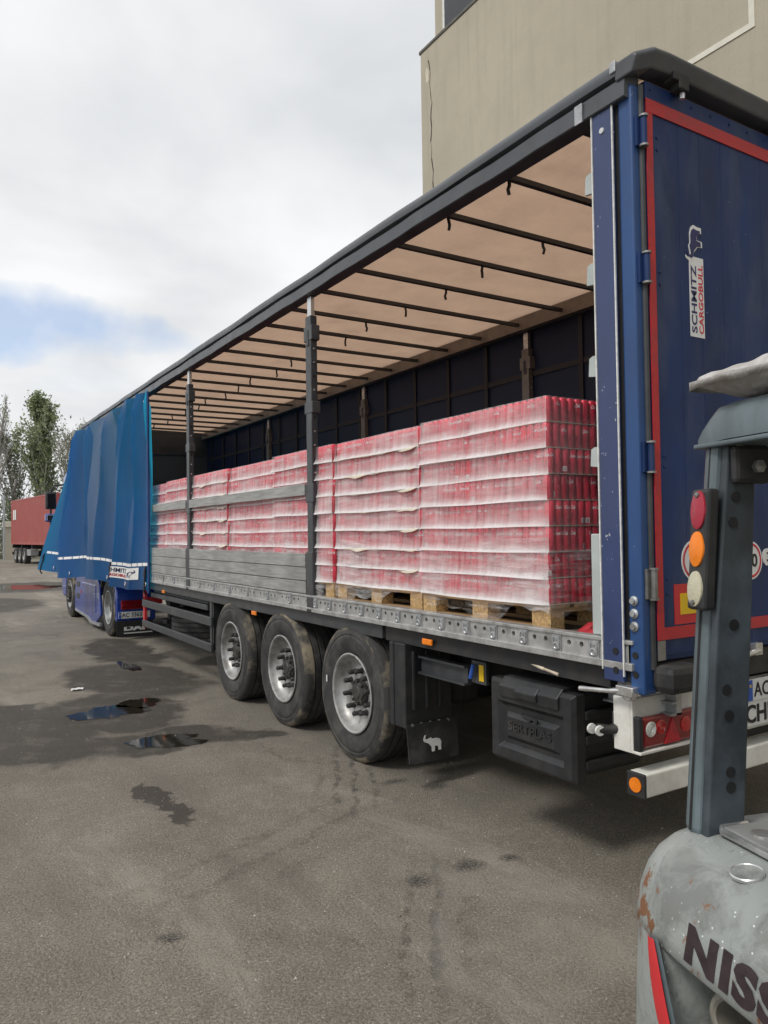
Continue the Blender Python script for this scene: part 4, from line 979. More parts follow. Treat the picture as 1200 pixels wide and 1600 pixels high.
    BOT = [(8.5, -.01), (8.62, .01), (9.2, .0), (9.7, .05), (10.2, .175), (10.3, .03), (10.6, .03), (11.0, .10), (11.5, .28), (11.58, .10), (11.9, .12), (12.3, .27), (12.8, .51), (12.86, .36), (13.05, .44), (13.3, .60), (13.5, .735)]
    def pick(P, u):
        k = u*(len(P)-1); i = min(int(k), len(P)-2); f = k-i; f = f*f*(3-2*f)*.25+f*.75
        a, b = P[i], P[i+1]; return a[0]+(b[0]-a[0])*f, a[1]+(b[1]-a[1])*f
    def curt(u, v, off=0.0):
        yt, xt = pick(TOP, u); yb, xb = pick(BOT, u); f = (1-v)
        g = f**1.15
        y = yt+(yb-yt)*g; x = XL-.085-(xt+(xb-xt)*(f**1.0))
        x -= .012*math.sin(u*31+2.6*f)*math.sin(math.pi*min(1, f*1.2))*(.3+.7*v)+.014*math.sin(u*17-5.0*f+.6)*math.sin(math.pi*f)+.022*math.sin(u*43+9*f)*math.sin(math.pi*f)*v
        ww = u*21+.5*math.sin(f*2.6+u*5)+.35*f
        x -= .200*(.5-abs(math.sin(ww))**.8)*(.40+.60*v)*min(1, f*9+.25)
        x -= .040*(.5-abs(math.sin(u*11+1.6*f))**.8)*math.sin(math.pi*min(1, f*.9))
        y += .02*math.sin(u*52+f*4)*v
        zb = .945+.05*u+(.03 if u > .27 else 0)+.10*max(0, u-.74)/.26+.014*math.sin(u*31)+.018*math.sin(u*12.5+1)
        zt_ = 3.79
        return (x-off, y, zb+(zt_-zb)*v)
    NU, NV = 340, 60
    cm = MB().grid(lambda u, v: curt(u, v), NU, NV)
    cur = cm.build('gathered_curtain', MT['curtain'], T, smooth=True, ang=80)
    MB().tube([(XL-.03-.002*k, 8.27+.23*(1-k/30)+.0, .94+2.83*k/30) for k in range(31)], .019, 8).build('curtain_pole', mat('curtain_edge_blue', (.02, .06, .2), .4, 0, .1, 6), cur, smooth=True)
    ns = 46
    def strip_sq(u0, u1, v0, v1, off=.006):
        return [curt(u0, v0, off), curt(u1, v0, off), curt(u1, v1, off), curt(u0, v1, off)]
    sq = MB()
    for k in range(ns):
        u0 = .02+k*.0209; u1 = u0+.0185
        uc = (u0+u1)/2
        nsub = 3
        for j in range(nsub):
            a = u0+(u1-u0)*j/nsub; b = u0+(u1-u0)*(j+1)/nsub
            sq.add(strip_sq(a, b, .122, .138), [(0, 1, 2, 3)])
    sq.build('reflective_strip', MT['reflect_white'], cur)
    sq = MB()
    for k in range(3): sq.add(strip_sq(.035+k*.022, .052+k*.022, .945, .962), [(0, 1, 2, 3)])
    sq.build('reflective_patch', MT['reflect_white'], cur)
    ey = MB(); ey.lathe([(0, .036), (.006, .034), (.008, .024), (.004, .016), (.0, .016)], (0, 0, 0), (-1, 0, 0), 14); em = ey.mesh('eyelet', MT['silver'], True)
    for u in (.05, .17, .33, .405, .52, .60, .71, .80, .92): inst('eyelet', em, cur, curt(u, .028, .008))
    # badge
    bd = MB()
    def bfn(u, w, d): # u along towards rear, w up
        return curt(.285-u*.19, .052+w*.062, .010+d)
    bd.grid(lambda a, b: bfn(a, b, 0), 24, 6); BD = bd.build('curtain_badge', MT['sticker'], cur)
    text_part('SCHMITZ', BD, (0, 0, 0), (1, 0, 0), (0, 1, 0), .56, .40, .02, 0, MT['sticker_navy'], .001, fn=lambda u, w, d: bfn(.04+u, .5+w, .004))
    text_part('CARGOBULL', BD, (0, 0, 0), (1, 0, 0), (0, 1, 0), .58, .26, .04, 0, MT['sticker_red'], .001, fn=lambda u, w, d: bfn(.04+u, .14+w, .004))
    eb = MB(); P = [(p[0], p[1]) for p in ELE]; eb.add([bfn(.66+.28*(1-a), .16+.66*b, .004) for a, b in P], [tuple(range(len(P)))]); eb.build('emblem', MT['sticker_navy'], BD)
    # straps with buckles hanging at the hem
    for u in (.06, .39, .985):
        s_ = MB(); pts = [Vector(curt(u, .12-.018*k, .016)) for k in range(7)]; last = pts[-1]
        pts += [last+Vector((-.005, 0, -.05)), last+Vector((.03, .02, -.10))]
        s_.tube(pts, .013, 5); st_ = s_.build('strap', MT['black_rubber'], cur)
        q = curt(u, .085, .02); MB().box(q[0]-.015, q[0]+.008, q[1]-.03, q[1]+.03, q[2]-.05, q[2]+.05).build('buckle', MT['chassis'], st_, bevel=.006)
    return T
TR = trailer()

# ================================================================== PALLET LOADS OF RED CANS
CR, CH = .0284, .1385; LH = .1425; NS, NR = 21, 14
def can_geo(kind, seg=14):
    b = MB()
    b.lathe([(0, .020), (.004, .0235), (.012, CR), (.117, CR), (.127, CR*.93), (.133, CR*.84), (.1365, CR*.82), (CH, CR*.84), (CH, CR*.78), (CH-.003, CR*.76), (CH-.003, 0)], (0, 0, 0), (0, 0, 1), seg, mfun=lambda i, j: 2 if i >= 6 else 0)
    def wrap(x, z, d=.0006): a = x/CR; return ((CR+d)*math.sin(a), -(CR+d)*math.cos(a), z)
    def quad(x0, x1, z0, z1, mi, d=.0006, n=3):
        for k in range(n):
            a, c = x0+(x1-x0)*k/n, x0+(x1-x0)*(k+1)/n
            b.add([wrap(a, z0, d), wrap(c, z0, d), wrap(c, z1, d), wrap(a, z1, d)], [(0, 1, 2, 3)], mi)
    if kind in ('logo', 'both'):
        vs, fs = text_geo('Coca-Cola', 1.0, .02, .45, 0, .85, 1)
        x0 = min(v[0] for v in vs); x1 = max(v[0] for v in vs); y0 = min(v[1] for v in vs); y1 = max(v[1] for v in vs)
        W, H = .066, .022
        b.add([wrap((v[0]-(x0+x1)/2)/(x1-x0)*W, .088+(v[1]-y0)/(y1-y0)*H) for v in vs], fs, 1)
    if kind in ('logo', 'disc'):
        # darker round motif below the script
        n = 12; c0 = (0.0, .055); P = [wrap(c0[0]+.021*math.cos(6.283*i/n), c0[1]+.024*math.sin(6.283*i/n), .0005) for i in range(n)]
        b.add(P, [tuple(range(n))], 3)
        quad(-.004, .004, .036, .074, 0, .0009, 1)
    if kind == 'code':
        quad(-.012, .012, .012, .040, 1); quad(-.008, .008, .014, .036, 2, .0009)
    return b
CAN_M = [MT['can_red'], MT['can_white'], mat('aluminium_can_top', (.55, .40, .40), .35, .7, .1, 30, 0), MT['can_dark']]
CANG = {k: can_geo(k) for k in ('logo', 'disc', 'code', 'both')}
CANM = {k: g.mesh('can', CAN_M, True) for k, g in CANG.items()}
KIN = ['logo', 'both', 'logo', 'disc', 'code', 'both']
def spots():
    out = []
    for i in range(NS): out.append((-.4+CR+.001, -.6+CR+i*(1.2-2*CR)/(NS-1), 'L'))
    for i in range(1, NR): out.append((-.4+CR+i*(.8-2*CR)/(NR-1), -.6+CR+.001, 'R'))
    return out
def rows_mesh(seed):
    r_ = random.Random(seed); b = MB()
    for x, y, side in spots():
        g = CANG[r_.choice(KIN)]; a = (-math.pi/2 if side == 'L' else 0)+r_.choice([-1.3, -.7, -.3, 0, .1, .35, .8, 1.4, 3])
        ca, sa = math.cos(a), math.sin(a); o = len(b.v)
        b.v += [(x+v[0]*ca-v[1]*sa, y+v[0]*sa+v[1]*ca, v[2]+.003) for v in g.v]; b.f += [tuple(i+o for i in f) for f in g.f]; b.mi += g.mi
    return b.mesh('can_rows', CAN_M, True)
ROWS = [rows_mesh(40+k) for k in range(4)]
def film_mesh(seed, flare):
    r_ = random.Random(seed); ph = [r_.uniform(0, 6.28) for _ in range(6)]
    b = MB()
    def left(u, v):
        y = .6-1.2*u
        e = math.exp(-v*7); bag = .004+.004*math.sin(u*11+ph[0])+.005*(1-v)
        fl = flare*e*(.75+.3*math.sin(u*5+ph[1])+.15*math.sin(u*17+ph[2]))*(1-.75*max(0, u-.9)/.1)
        x = -.4-.003-max(0, bag)-max(.0, fl)-.0015*math.sin(u*66)*v
        if u > .97: x = -.403-.002
        return (x, y, LH*v*.985+(.0025*math.sin(u*7+ph[3])-.005)*(1-v))
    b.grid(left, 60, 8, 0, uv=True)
    def rear(u, v):
        x = -.403+.806*u
        return (x, -.6-.003-.002*abs(math.sin(u*NR*math.pi))-.002*math.sin(u*9+ph[4])*(1-v), LH*v*.985)
    b.grid(rear, 56, 6, 1, uv=True)
    return b.mesh('shrink_film', [MT['film_side'], MT['film_rear']], True, ang=60)
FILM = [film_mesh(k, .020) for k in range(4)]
def sheet_mesh(seed):
    """cream paper sheet between layers, its edge hanging over the side in waves"""
    r_ = random.Random(seed); p = [r_.uniform(0, 6.28) for _ in range(4)]; L0 = r_.uniform(.0, .25)
    def fn(u, v):
        y = .58-1.16*u; d = .017+.006*math.sin(u*4+p[0])+.005*math.sin(u*11+p[1])+.003*math.sin(u*29+p[3]); d *= (.4+.6*min(1, u*3+.1))*(1-.8*max(0, u-.97)/.03)
        out = .006+.028*math.sin(v*1.6); return (-.4-.004-out*(d/.03), y, .004-d*v*v+.003*math.sin(u*23+p[2])*v)
    return MB().grid(fn, 50, 5).mesh('slip_sheet', MT['cream_card'], True, ang=70)
SHEET = [sheet_mesh(10+k) for k in range(4)]
CORE = MB().box(-.4+2*CR, .4, -.6+2*CR, .6, .001, CH).box(-.399, .399, -.599, .599, -.0015, .0025, 1).mesh('can_layer', [MT['core_red'], MT['cream_card']])
WB = {}
def pallet_wood(root):
    if not WB:
        WB['skid'] = MB().box(-.05, .05, -.6, .6, 0, .022).mesh('wooden_pallet', MT['pallet_wood'])
        WB['skid3'] = MB().box(-.4, -.30, -.6, .6, 0, .022).box(-.0725, .0725, -.6, .6, 0, .022).box(.30, .4, -.6, .6, 0, .022).mesh('wooden_pallet', MT['pallet_wood'])
        WB['block'] = MB().box(-.05, .05, -.0725, .0725, .0222, .0998).mesh('block', MT['chipblock'])
        WB['cross'] = MB().box(-.4, .4, -.0725, .0725, .100, .1218).mesh('cross_board', MT['pallet_wood_x'])
        WB['top'] = MB().box(-.0725, .0725, -.6, .6, .122, .144).mesh('top_board', MT['pallet_wood'])
        WB['top2'] = MB().box(-.05, .05, -.6, .6, .122, .144).mesh('top_board', MT['pallet_wood'])
    p = inst('wooden_pallet', WB['skid3'], root, (0, 0, 0))
    for x in (-.35, 0, .35):
        for y in (-.527, 0, .527): inst('block', WB['block'], p, (x, y, 0))
    for y in (-.527, 0, .527): inst('cross_board', WB['cross'], p, (0, y, 0))
    for i, x in enumerate((-.3275, -.165, 0, .165, .3275)): inst('top_board', WB['top'] if i % 2 == 0 else WB['top2'], p, (x, 0, 0))
    return p
def wrap_mesh(seed, z0=.02, z1=.46):
    r_ = random.Random(seed); p = [r_.uniform(0, 6.28) for _ in range(8)]
    b = MB()
    def low(s): return z0+.05+.045*math.sin(s*5+p[0])+.03*math.sin(s*11+p[1])+.015*math.sin(s*27+p[2])
    def side(u, v):
        y = .604-1.208*u; za = low(u*1.2); z = za+(z1+.05*math.sin(u*3+p[3])-za)*v
        w = .004*math.sin(z*130+u*14+p[4])+.003*math.sin(z*61-u*23)+.006*math.sin(u*40+z*20)*(1 if z < .14 else .3)
        x = -.412+(.012*(1 if z < .13 else 0))*math.sin(min(1, z/.13)*3.14)*-1-w-(.012 if z > .14 else 0)*(1-abs(2*u-1)**6)*.6
        return (x, y, z)
    b.grid(side, 70, 26)
    def rear(u, v):
        x = -.408+.816*u; za = low(1.2+u*.8)+.02*u; z = za+(z1-.02-za)*v
        w = .004*math.sin(z*110+u*19+p[5])+.003*math.sin(u*33+z*40)
        return (x, -.608-abs(w), z)
    b.grid(rear, 48, 22)
    return b.mesh('stretch_film', MT['film_wrap'], True, ang=80)
WRAP = [wrap_mesh(60+k) for k in range(3)]
def load(i, y0, x0, lab, h=8, sheets=False, dz=0):
    root = thing('pallet_load', (x0+.4, y0+.6, DECK+.002), lab, 'pallet load', 'wrapped pallets of red drink cans on the trailer deck')
    r_ = random.Random(100+i)
    pallet_wood(root)
    for k in range(h):
        z = .1455+k*LH*(1 if i == 0 else .984+.006*(i % 3)); jx, jy = r_.uniform(-.007, .007), r_.uniform(-.006, .006)
        ly = inst('can_layer', CORE, root, (jx, jy, z))
        if i == 0:
            for x, y, side in spots():
                a = (-math.pi/2 if side == 'L' else 0)+r_.choice([-1.3, -.7, -.3, 0, .1, .35, .8, 1.4, 3])
                inst('can', CANM[r_.choice(KIN)], ly, (jx+x, jy+y, z+.003), (0, 0, a))
        else:
            inst('can_rows', ROWS[(k+i) % 4], ly, (jx, jy, z), kind='stuff')
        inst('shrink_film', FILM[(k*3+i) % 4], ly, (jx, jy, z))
        if sheets and 0 < k < 8: inst('slip_sheet', SHEET[(k+i) % 4], ly, (jx, jy, z))
    inst('stretch_film', WRAP[i % 3], root, (0, 0, 0))
    return root
P0 = .615; PITCH_P = 1.233
LBL = ['nearest pallet load of red cans, at the rear door pillar, every can showing',
       'second pallet load from the rear door, between the nearest load and the wide dark post',
       'third pallet load from the rear, directly behind the wide dark post',
       'fourth pallet load from the rear, just left of the wide dark post',
       'fifth pallet load from the rear, middle of the lath section',
       'sixth pallet load from the rear, at the narrower far post',
       'seventh pallet load from the rear, deepest one still lit beside the blue curtain',
       'eighth pallet load from the rear, mostly hidden behind the blue curtain edge']
for i in range(8):
    load(i, P0+i*PITCH_P, -1.212+(0, .014, -.006, .018, .0, .02, .03, .0)[i], LBL[i], 8, sheets=i in (1, 4))
# red strap dropped on the deck at the pillar
def paper_scrap():
    r_ = random.Random(5)
    MB().grid(lambda u, v: (-2.62+.13*u+.02*v, 6.80+.10*v, .006+.012*abs(math.sin(u*7+v*4))+.008*r_.random()), 6, 5).build('paper_scrap', MT['sticker'], label='small crumpled white paper scrap lying near the puddles', cat='litter', solid=.001)
paper_scrap()
def red_strap():
    b = MB()
    pts = [(-1.19, .60, 0), (-1.13, .52, .02), (-1.05, .50, .03), (-1.00, .42, .02), (-.95, .40, .01)]
    def ribbon(pts, w, lift):
        n = len(pts); vs = []
        for i, p in enumerate(pts): vs += [(p[0], p[1]-w/2, p[2]+DECK+.006+lift), (p[0]+.01, p[1]+w/2, p[2]+DECK+.012+lift)]
        b.add(vs, [(2*i, 2*i+2, 2*i+3, 2*i+1) for i in range(n-1)])
    ribbon([(-1.21, .40, 0), (-1.16, .37, .025), (-1.10, .36, .03), (-1.02, .34, .02), (-.95, .35, .0)], .07, 0)
    ribbon([(-1.19, .44, 0), (-1.12, .42, .045), (-1.04, .40, .05), (-.97, .40, .02)], .05, .004)
    b.build('lashing_strap', mat('red_webbing', (.42, .02, .03), .7, 0, .2, 30, .2, 200), solid=.003, smooth=True, label='crumpled red lashing strap lying on the deck by the pillar', cat='strap')
red_strap()

# ================================================================== TRACTOR UNIT
def tractor():
    T = thing('tractor_unit', (0, 11.5, 0), 'dark blue lorry tractor unit in front of the trailer, cab hidden by curtain', 'truck')
    XW = -1.245; B = MT['truck_blue']
    def L(y): return y-11.5
    # frame
    f = MB()
    for x in (-.42, .42): f.box(x-.04, x+.04, L(10.62), L(16.2), .72, .98)
    f.box(-.5, .5, L(11.4), L(12.5), .98, 1.075); f.build('frame', MT['chassis'], T)
    MB().lathe([(0, .5), (.05, .5), (.05, 0)], (0, L(12.0), 1.03), (0, 0, 1), 24).build('fifth_wheel', MT['chassis'], T)
    # rear fender and tail
    def fender(s):
        m = MB(); n = 14; R1, R2 = .64, .60; yc = L(11.5)
        prof = []
        for k in range(n+1):
            a = math.radians(-12+k*(150+12)/n); prof.append((yc-R1*math.cos(a)*1.06, .52+R1*math.sin(a)))
        inn = [(yc+(p[0]-yc)*.94, .52+(p[1]-.52)*.94) for p in prof]
        xa, xb = sorted((s*1.25, s*.72))
        poly = prof+inn[::-1]
        m.prism(poly, lambda u, v, k: (xa if k == 0 else xb, u, v))
        return m
    for s in (-1, 1):
        fender(s).build('fender', MT['black_plastic'], T, fixn=True)
        tl = MB(); xa, xb = sorted((s*1.25, s*.60))
        # sculpted blue rear quarter: swept panel behind the wheel
        prof = [(L(11.02), .98), (L(10.90), .93), (L(10.82), .84), (L(10.79), .72), (L(10.79), .34), (L(10.83), .30), (L(10.90), .34), (L(10.96), .72), (L(11.06), .90), (L(11.3), 1.02), (L(11.3), 1.07), (L(11.1), 1.06)]
        tl.prism(prof, lambda u, v, k: (xa if k == 0 else xb, u, v))
        q = tl.build('rear_quarter', B, T, fixn=True, bevel=.02)
        xo = s*1.18; xi = s*.80; a, b = min(xo, xi), max(xo, xi)
        lm = MB().box(a, b, L(10.765), L(10.79), .51, .665).build('tail_lamp', MT['lens_red'], q, bevel=.012)
        MB().box(a+.02, b-.03, L(10.755), L(10.766), .57, .615).build('lamp_strip', MT['can_dark'], lm, bevel=.006)
        if s < 0:
            pp = MB().box(-1.22, -.70, L(10.768), L(10.778), .365, .475).build('number_plate', MT['sticker'], T)
            MB().box(-1.218, -1.18, L(10.764), L(10.7675), .368, .472).build('plate_band', MT['plate_blue'], pp); MB().box(-1.207, -1.190, L(10.762), L(10.7635), .425, .440).build('plate_flag', MT['yellow'], pp)
            text_part('AC 3363 H', pp, (-1.168, L(10.766), .385), (1, 0, 0), (0, 0, 1), .42, .072, .012, 0, MT['black_print'])
        fl = MB().grid(lambda u, v: (s*1.25-s*.6*u, L(10.80)-.02*v, .07+.25*v), 4, 3).build('mudflap', MT['black_rubber'], T, solid=.012)
        if s < 0:
            text_part('DAF', fl, (-1.13, L(10.785), .155), (1, 0, 0), (0, 0, 1), .40, .085, .06, 0, MT['lettering_white'], .003)
            MB().box(-1.13, -.66, L(10.780), L(10.786), .105, .122).build('flap_line', MT['lettering_white'], fl)
        # wheels
        wheel(T, (s*1.245, L(11.5), .50), s, .50, .295, .29, 44, s < 0, 10, .15, .11, .10)
        wheel(T, (s*1.245, L(15.35), .50), s, .50, .295, .31, 44, s < 0, 10, .03, .12, .06)
    # side skirt with steps and vents
    for s in (-1, 1):
        xs = s*1.235; sk = MB()
        prof = [(L(12.18), .30), (L(12.30), .88), (L(12.42), .95), (L(14.55), .98), (L(14.72), .62), (L(14.78), .22), (L(13.2), .14), (L(12.6), .14)]
        sk.prism(prof, lambda u, v, k: (xs if k == 0 else xs-s*.05, u, v)); K = sk.build('side_skirt', B, T, fixn=True, bevel=.015)
        MB().prism([(L(12.2), .10), (L(13.1), .08), (L(13.4), .15), (L(14.7), .20), (L(14.7), .24), (L(13.3), .20), (L(13.0), .14), (L(12.2), .15)], lambda u, v, k: (xs+s*.012 if k == 0 else xs-s*.04, u, v)).build('skirt_edge', MT['galv'], K, fixn=True)
        for z in (.52, .76): MB().box(min(xs+s*.004, xs-s*.02), max(xs+s*.004, xs-s*.02), L(14.18), L(14.50), z-.05, z+.07).build('vent', MT['black_plastic'], K, bevel=.01)
        MB().box(min(xs+s*.01, xs-s*.02), max(xs+s*.01, xs-s*.02), L(12.55), L(13.95), .32, .84).build('panel', B, K, bevel=.02)
        MB().box(min(xs+s*.015, xs), max(xs+s*.015, xs), L(13.98), L(14.02), .60, .66).build('handle', MT['red_bright'], K)
        MB().box(min(xs+s*.002, xs-s*.3), max(xs+s*.002, xs-s*.3), L(12.6), L(14.4), .97, 1.02).build('walkway', MT['galv'], T)
    # cab
    c = MB(); prof = [(L(14.75), .95), (L(14.75), 3.0), (L(14.95), 3.30), (L(15.7), 3.30), (L(16.3), 3.15), (L(16.52), 2.35), (L(16.56), .55), (L(16.4), .38), (L(15.95), .38), (L(15.9), .80), (L(15.6), 1.08), (L(15.1), 1.08), (L(14.85), .80)]
    c.prism(prof, lambda u, v, k: (-1.22 if k == 0 else 1.22, u, v)); cab = c.build('cab', B, T, fixn=True, bevel=.06)
    MB().add([(-1.10, L(16.515), 2.42), (1.10, L(16.515), 2.42), (1.02, L(16.28), 3.22), (-1.02, L(16.28), 3.22)], [(0, 1, 2, 3)]).build('windscreen', MT['glass_dark'], cab, solid=.02)
    for s in (-1, 1):
        d = MB().box(min(s*1.222, s*1.232), max(s*1.222, s*1.232), L(15.15), L(16.25), 1.15, 2.25).build('door', B, cab, bevel=.02)
        MB().box(min(s*1.222, s*1.23), max(s*1.222, s*1.23), L(15.2), L(16.15), 2.30, 3.05).build('side_window', MT['glass_dark'], cab, bevel=.02)
        MB().box(min(s*1.233, s*1.25), max(s*1.233, s*1.25), L(15.22), L(15.45), 1.75, 1.80).build('handle', MT['black_plastic'], d)
        m = MB().tube([(s*1.2, L(16.2), 2.95), (s*1.42, L(16.22), 2.92), (s*1.50, L(16.2), 2.80), (s*1.50, L(16.2), 1.95), (s*1.44, L(16.2), 1.86), (s*1.2, L(16.2), 1.86)], .022, 8).build('mirror_arm', MT['black_plastic'], T, smooth=True)
        MB().box(s*1.50-.115, s*1.50+.115, L(16.14), L(16.27), 2.38, 2.78).build('mirror_housing', MT['black_plastic'], m, bevel=.04)
        MB().box(s*1.50-.09, s*1.50+.09, L(16.125), L(16.139), 2.42, 2.74).build('mirror_glass', MT['glass_dark'], m, bevel=.01)
        MB().box(s*1.50-.12, s*1.50+.12, L(16.13), L(16.28), 2.09, 2.28).build('mirror_housing', B, m, bevel=.04)
        MB().box(s*1.50-.09, s*1.50+.09, L(16.115), L(16.129), 2.12, 2.25).build('mirror_glass', MT['mirror'], m, bevel=.01)
    return T
tractor()

# ================================================================== FORKLIFT
def m_cw():
    t = NT('scuffed_grey_counterweight_paint')
    a = t.noise(2.2, 6, .6); b = t.noise(7, 8, .7, dist=.6); f = t.noise(90, 4, .6)
    c = t.mix(t.ramp(a, .35, .65), (.25, .27, .26), (.32, .34, .325))
    c = t.mix(t.ramp(b, .48, .64, 0, .65), c, (.115, .115, .11))
    c = t.mix(t.ramp(t.noise(16, 5, .7, stretch=(1, 3, 1)), .60, .70, 0, .40), c, (.06, .06, .058))
    rn = t.math('ADD', t.math('MULTIPLY', t.noise(5.2, 6, .65), .7), t.math('MULTIPLY', t.noise(23, 5, .7), .4))
    c = t.mix(t.ramp(rn, .645, .67, 0, .9), c, (.20, .075, .02))
    c = t.mix(t.ramp(t.noise(1.9, 4, .6), .58, .72, 0, .35), c, (.30, .25, .14))
    sp = t.n('TexVoronoi'); sp.inputs['Scale'].default_value = 60; t.L.new(t.pos, sp.inputs['Vector'])
    c = t.mix(t.math('MULTIPLY', t.ramp(sp.outputs['Distance'], .16, .10), t.ramp(t.noise(6, 3), .5, .6)), c, (.62, .64, .63))
    return t.done(c, t.ramp(b, .4, .7, .38, .62), t.bump(t.math('ADD', f, t.math('MULTIPLY', b, 1.5)), .25, .004))
MT['cw'] = m_cw()
MT['guard'] = mat('blue_grey_guard_paint', (.125, .16, .176), .42, .1, .30, 7, .12, 60, dirt=(.07, .08, .085), dirt_amt=.7, ds=5, chips=(.30, .24, .16), chip_t=.80, stretch=(1, 1, .4))
MT['guard_shade'] = mat('shaded_guard_steel', (.045, .055, .062), .5, .2, .3, 7, .1, 60, dirt=(.11, .14, .17), dirt_amt=.5, ds=5)  # darker guard colour that carries the shade of the pillar's inner face
MT['rust'] = mat('brown_rust', (.17, .06, .018), .9, 0, .5, 30, .4, 80)
MT['letter_dark'] = mat('dark_maroon_lettering', (.030, .017, .020), .6, 0, .3, 30, .2, 90)
MT['crumple'] = None
def forklift():
    th = math.radians(15.3)
    # local frame: +X = forklift's left (away), +Y = its rear ... use axes: local x = s (left), local y = -f (rear), so rotate accordingly
    Lx, Ly = math.sin(th), math.cos(th)
    root = thing('forklift', (-2.522, -1.26, 0), 'scuffed grey forklift truck in the right foreground seen from behind', 'forklift', rz=math.atan2(Ly, Lx))
    # rotated so local +X points along the forklift's left; local +Y = left rotated 90 ccw = its rear direction
    def P(s, f, z): return (s, -f, z)
    S0, HW, A, FC, NE = -.42, .54, .42, .20, 6.0
    def outline(phi, ins=0.0, k=.5):
        hw = HW-ins*k; a = A-ins
        c, s_ = math.cos(phi), math.sin(phi)
        return S0+hw*math.copysign(abs(c)**(2/NE), c), FC-a*abs(s_)**(2/NE)
    PROF = [(.30, 1.058), (.24, 1.056), (.17, 1.050), (.12, 1.041), (.08, 1.026), (.05, 1.003), (.028, .972), (.012, .93), (.004, .89), (.0, .86)]
    m = MB(); NP = 72
    def pt(i, j):
        phi = math.pi*i/NP; ins, z = PROF[j]; s, f = outline(phi, ins); return P(s, f, z-.012*max(0, -f-.05))
    vs = [pt(i, j) for j in range(len(PROF)) for i in range(NP+1)]; n = NP+1
    fs = [(j*n+i, j*n+i+1, (j+1)*n+i+1, (j+1)*n+i) for j in range(len(PROF)-1) for i in range(NP)]
    # top closing plate and rounded lower lip turning inward
    vs += [P(S0, .25, 1.058)]; tc = len(vs)-1
    fs += [(tc, i+1, i) for i in range(NP)]
    o = len(vs); LIP = [(.012, .845), (.04, .838), (.09, .84)]
    for ins, z in LIP: vs += [P(*outline(math.pi*i/NP, ins), z) for i in range(NP+1)]
    base = (len(PROF)-1)*n
    for q in range(len(LIP)):
        a0 = base if q == 0 else o+(q-1)*n; b0 = o+q*n
        fs += [(a0+i, a0+i+1, b0+i+1, b0+i) for i in range(NP)]
    m.add(vs, fs); cw = m.build('counterweight', MT['cw'], root, smooth=True, fixn=True, ang=60)
    # side columns below the band
    def phi_at(s):
        lo, hi = .0, math.pi
        for _ in range(50):
            mid = (lo+hi)/2
            if outline(mid)[0] > s: lo = mid
            else: hi = mid
        return lo
    for sd in (1, -1):
        c = MB(); p1 = phi_at(-.075); rows = 14; cols = 20
        def col(u, v):
            z = .855-.62*v; wd = 1.0
            bulge = .012*math.sin(3.14*v)
            if u <= .7:
                phi = (p1+.10*v)*u/.7; s, f = outline(phi, .006-bulge+.10*max(0, v-.55)**2)
            else:
                k = (u-.7)/.3; s1, f1 = outline(p1+.10*v, .006-bulge+.10*max(0, v-.55)**2)
                s = s1-.045*math.sin(k*1.57)-.006*k; f = f1+.30*(1-math.cos(k*1.57))+.03*k
            if sd < 0: s = 2*S0-s
            return P(s, f, z)
        c.grid(col, 34, rows); c.build('side_column', MT['cw'], root, smooth=True, fixn=True, ang=60)
        # red reflector let into the column
        r = MB(); ro = MB(); N_ = 18
        def strip(w, off):
            vs = []
            for k in range(N_+1):
                v = k/N_; z = .872-.30*v; sc_ = -.070-.125*v
                ww = w*math.sin(math.pi*min(.98, .06+v*.92))**.45
                for e in (-1, 0, 1):
                    ph = phi_at(sc_+e*ww); s, f = outline(ph); f -= .012+off+(.004 if e == 0 else 0)+.012*math.sin(3.14*v)
                    if sd < 0: s = 2*S0-s
                    vs.append(P(s, f, z))
            return vs, [(3*k+j, 3*k+j+1, 3*k+j+4, 3*k+j+3) for k in range(N_) for j in range(2)]
        ro.add(*strip(.036, -.004)); ho = ro.build('reflector_surround', MT['guard'], root, smooth=True, fixn=True)
        r.add(*strip(.025, .003)); r.build('red_reflector', MT['red_bright'], root, smooth=True, fixn=True)
    # recess between the columns: dark inner wall, exhaust pipe
    MB().box(S0-.40, S0+.40, -.12, -.10, .15, .85).build('recess_wall', MT['chassis'], root)
    MB().box(S0-.45, S0+.45, -.10, .30, .10, .24).build('base_plate', MT['cw'], root, bevel=.02)
    MB().lathe([(.10, .040), (.0, .046), (-.004, .052), (.0, .060), (.012, .064), (.20, .064)], P(-.235, -.15, .765), (.35, -1, .05), 28).lathe([(.09, .041), (.09, 0)], P(-.235, -.15, .765), (.35, -1, .05), 28).build('exhaust_pipe', mat('dusty_exhaust', (.27, .255, .215), .6, .3, .2, 14), root, smooth=True)
    # filler cap, deck plate with silver edge
    cap = MB().lathe([(0, .033), (.006, .033), (.008, .030), (.007, .027), (.007, 0)], P(-.205, -.090, 1.040), (0, .16, 1), 28).build('filler_cap', MT['cw'], root, smooth=True)
    MB().lathe([(0, .033), (.007, .0345), (.009, .0325), (.006, .030), (0, .033)], P(-.205, -.090, 1.040), (0, .16, 1), 28).build('cap_ring', MT['silver'], cap, smooth=True)
    hd = MB().box(S0-.38, S0+.375, -.95, .018, 1.060, 1.074).build('hood_plate', mat('grey_hood_plate', (.24, .245, .24), .6, .1, .25, 6, .1, 60, dirt=(.11, .11, .1), dirt_amt=.5), root, bevel=.012)
    MB().tube([P(-.04, .06, 1.066), P(-.04, -.01, 1.066), P(-.055, -.022, 1.066), P(-.80, -.022, 1.066)], .009, 8).build('hood_edge', MT['silver'], hd, smooth=True)
    MB().lathe([(0, .026), (.006, .024), (.008, .012), (.008, 0)], P(-.12, .03, 1.074), (0, 0, 1), 14).build('hood_bolt', MT['bare_steel'], hd)
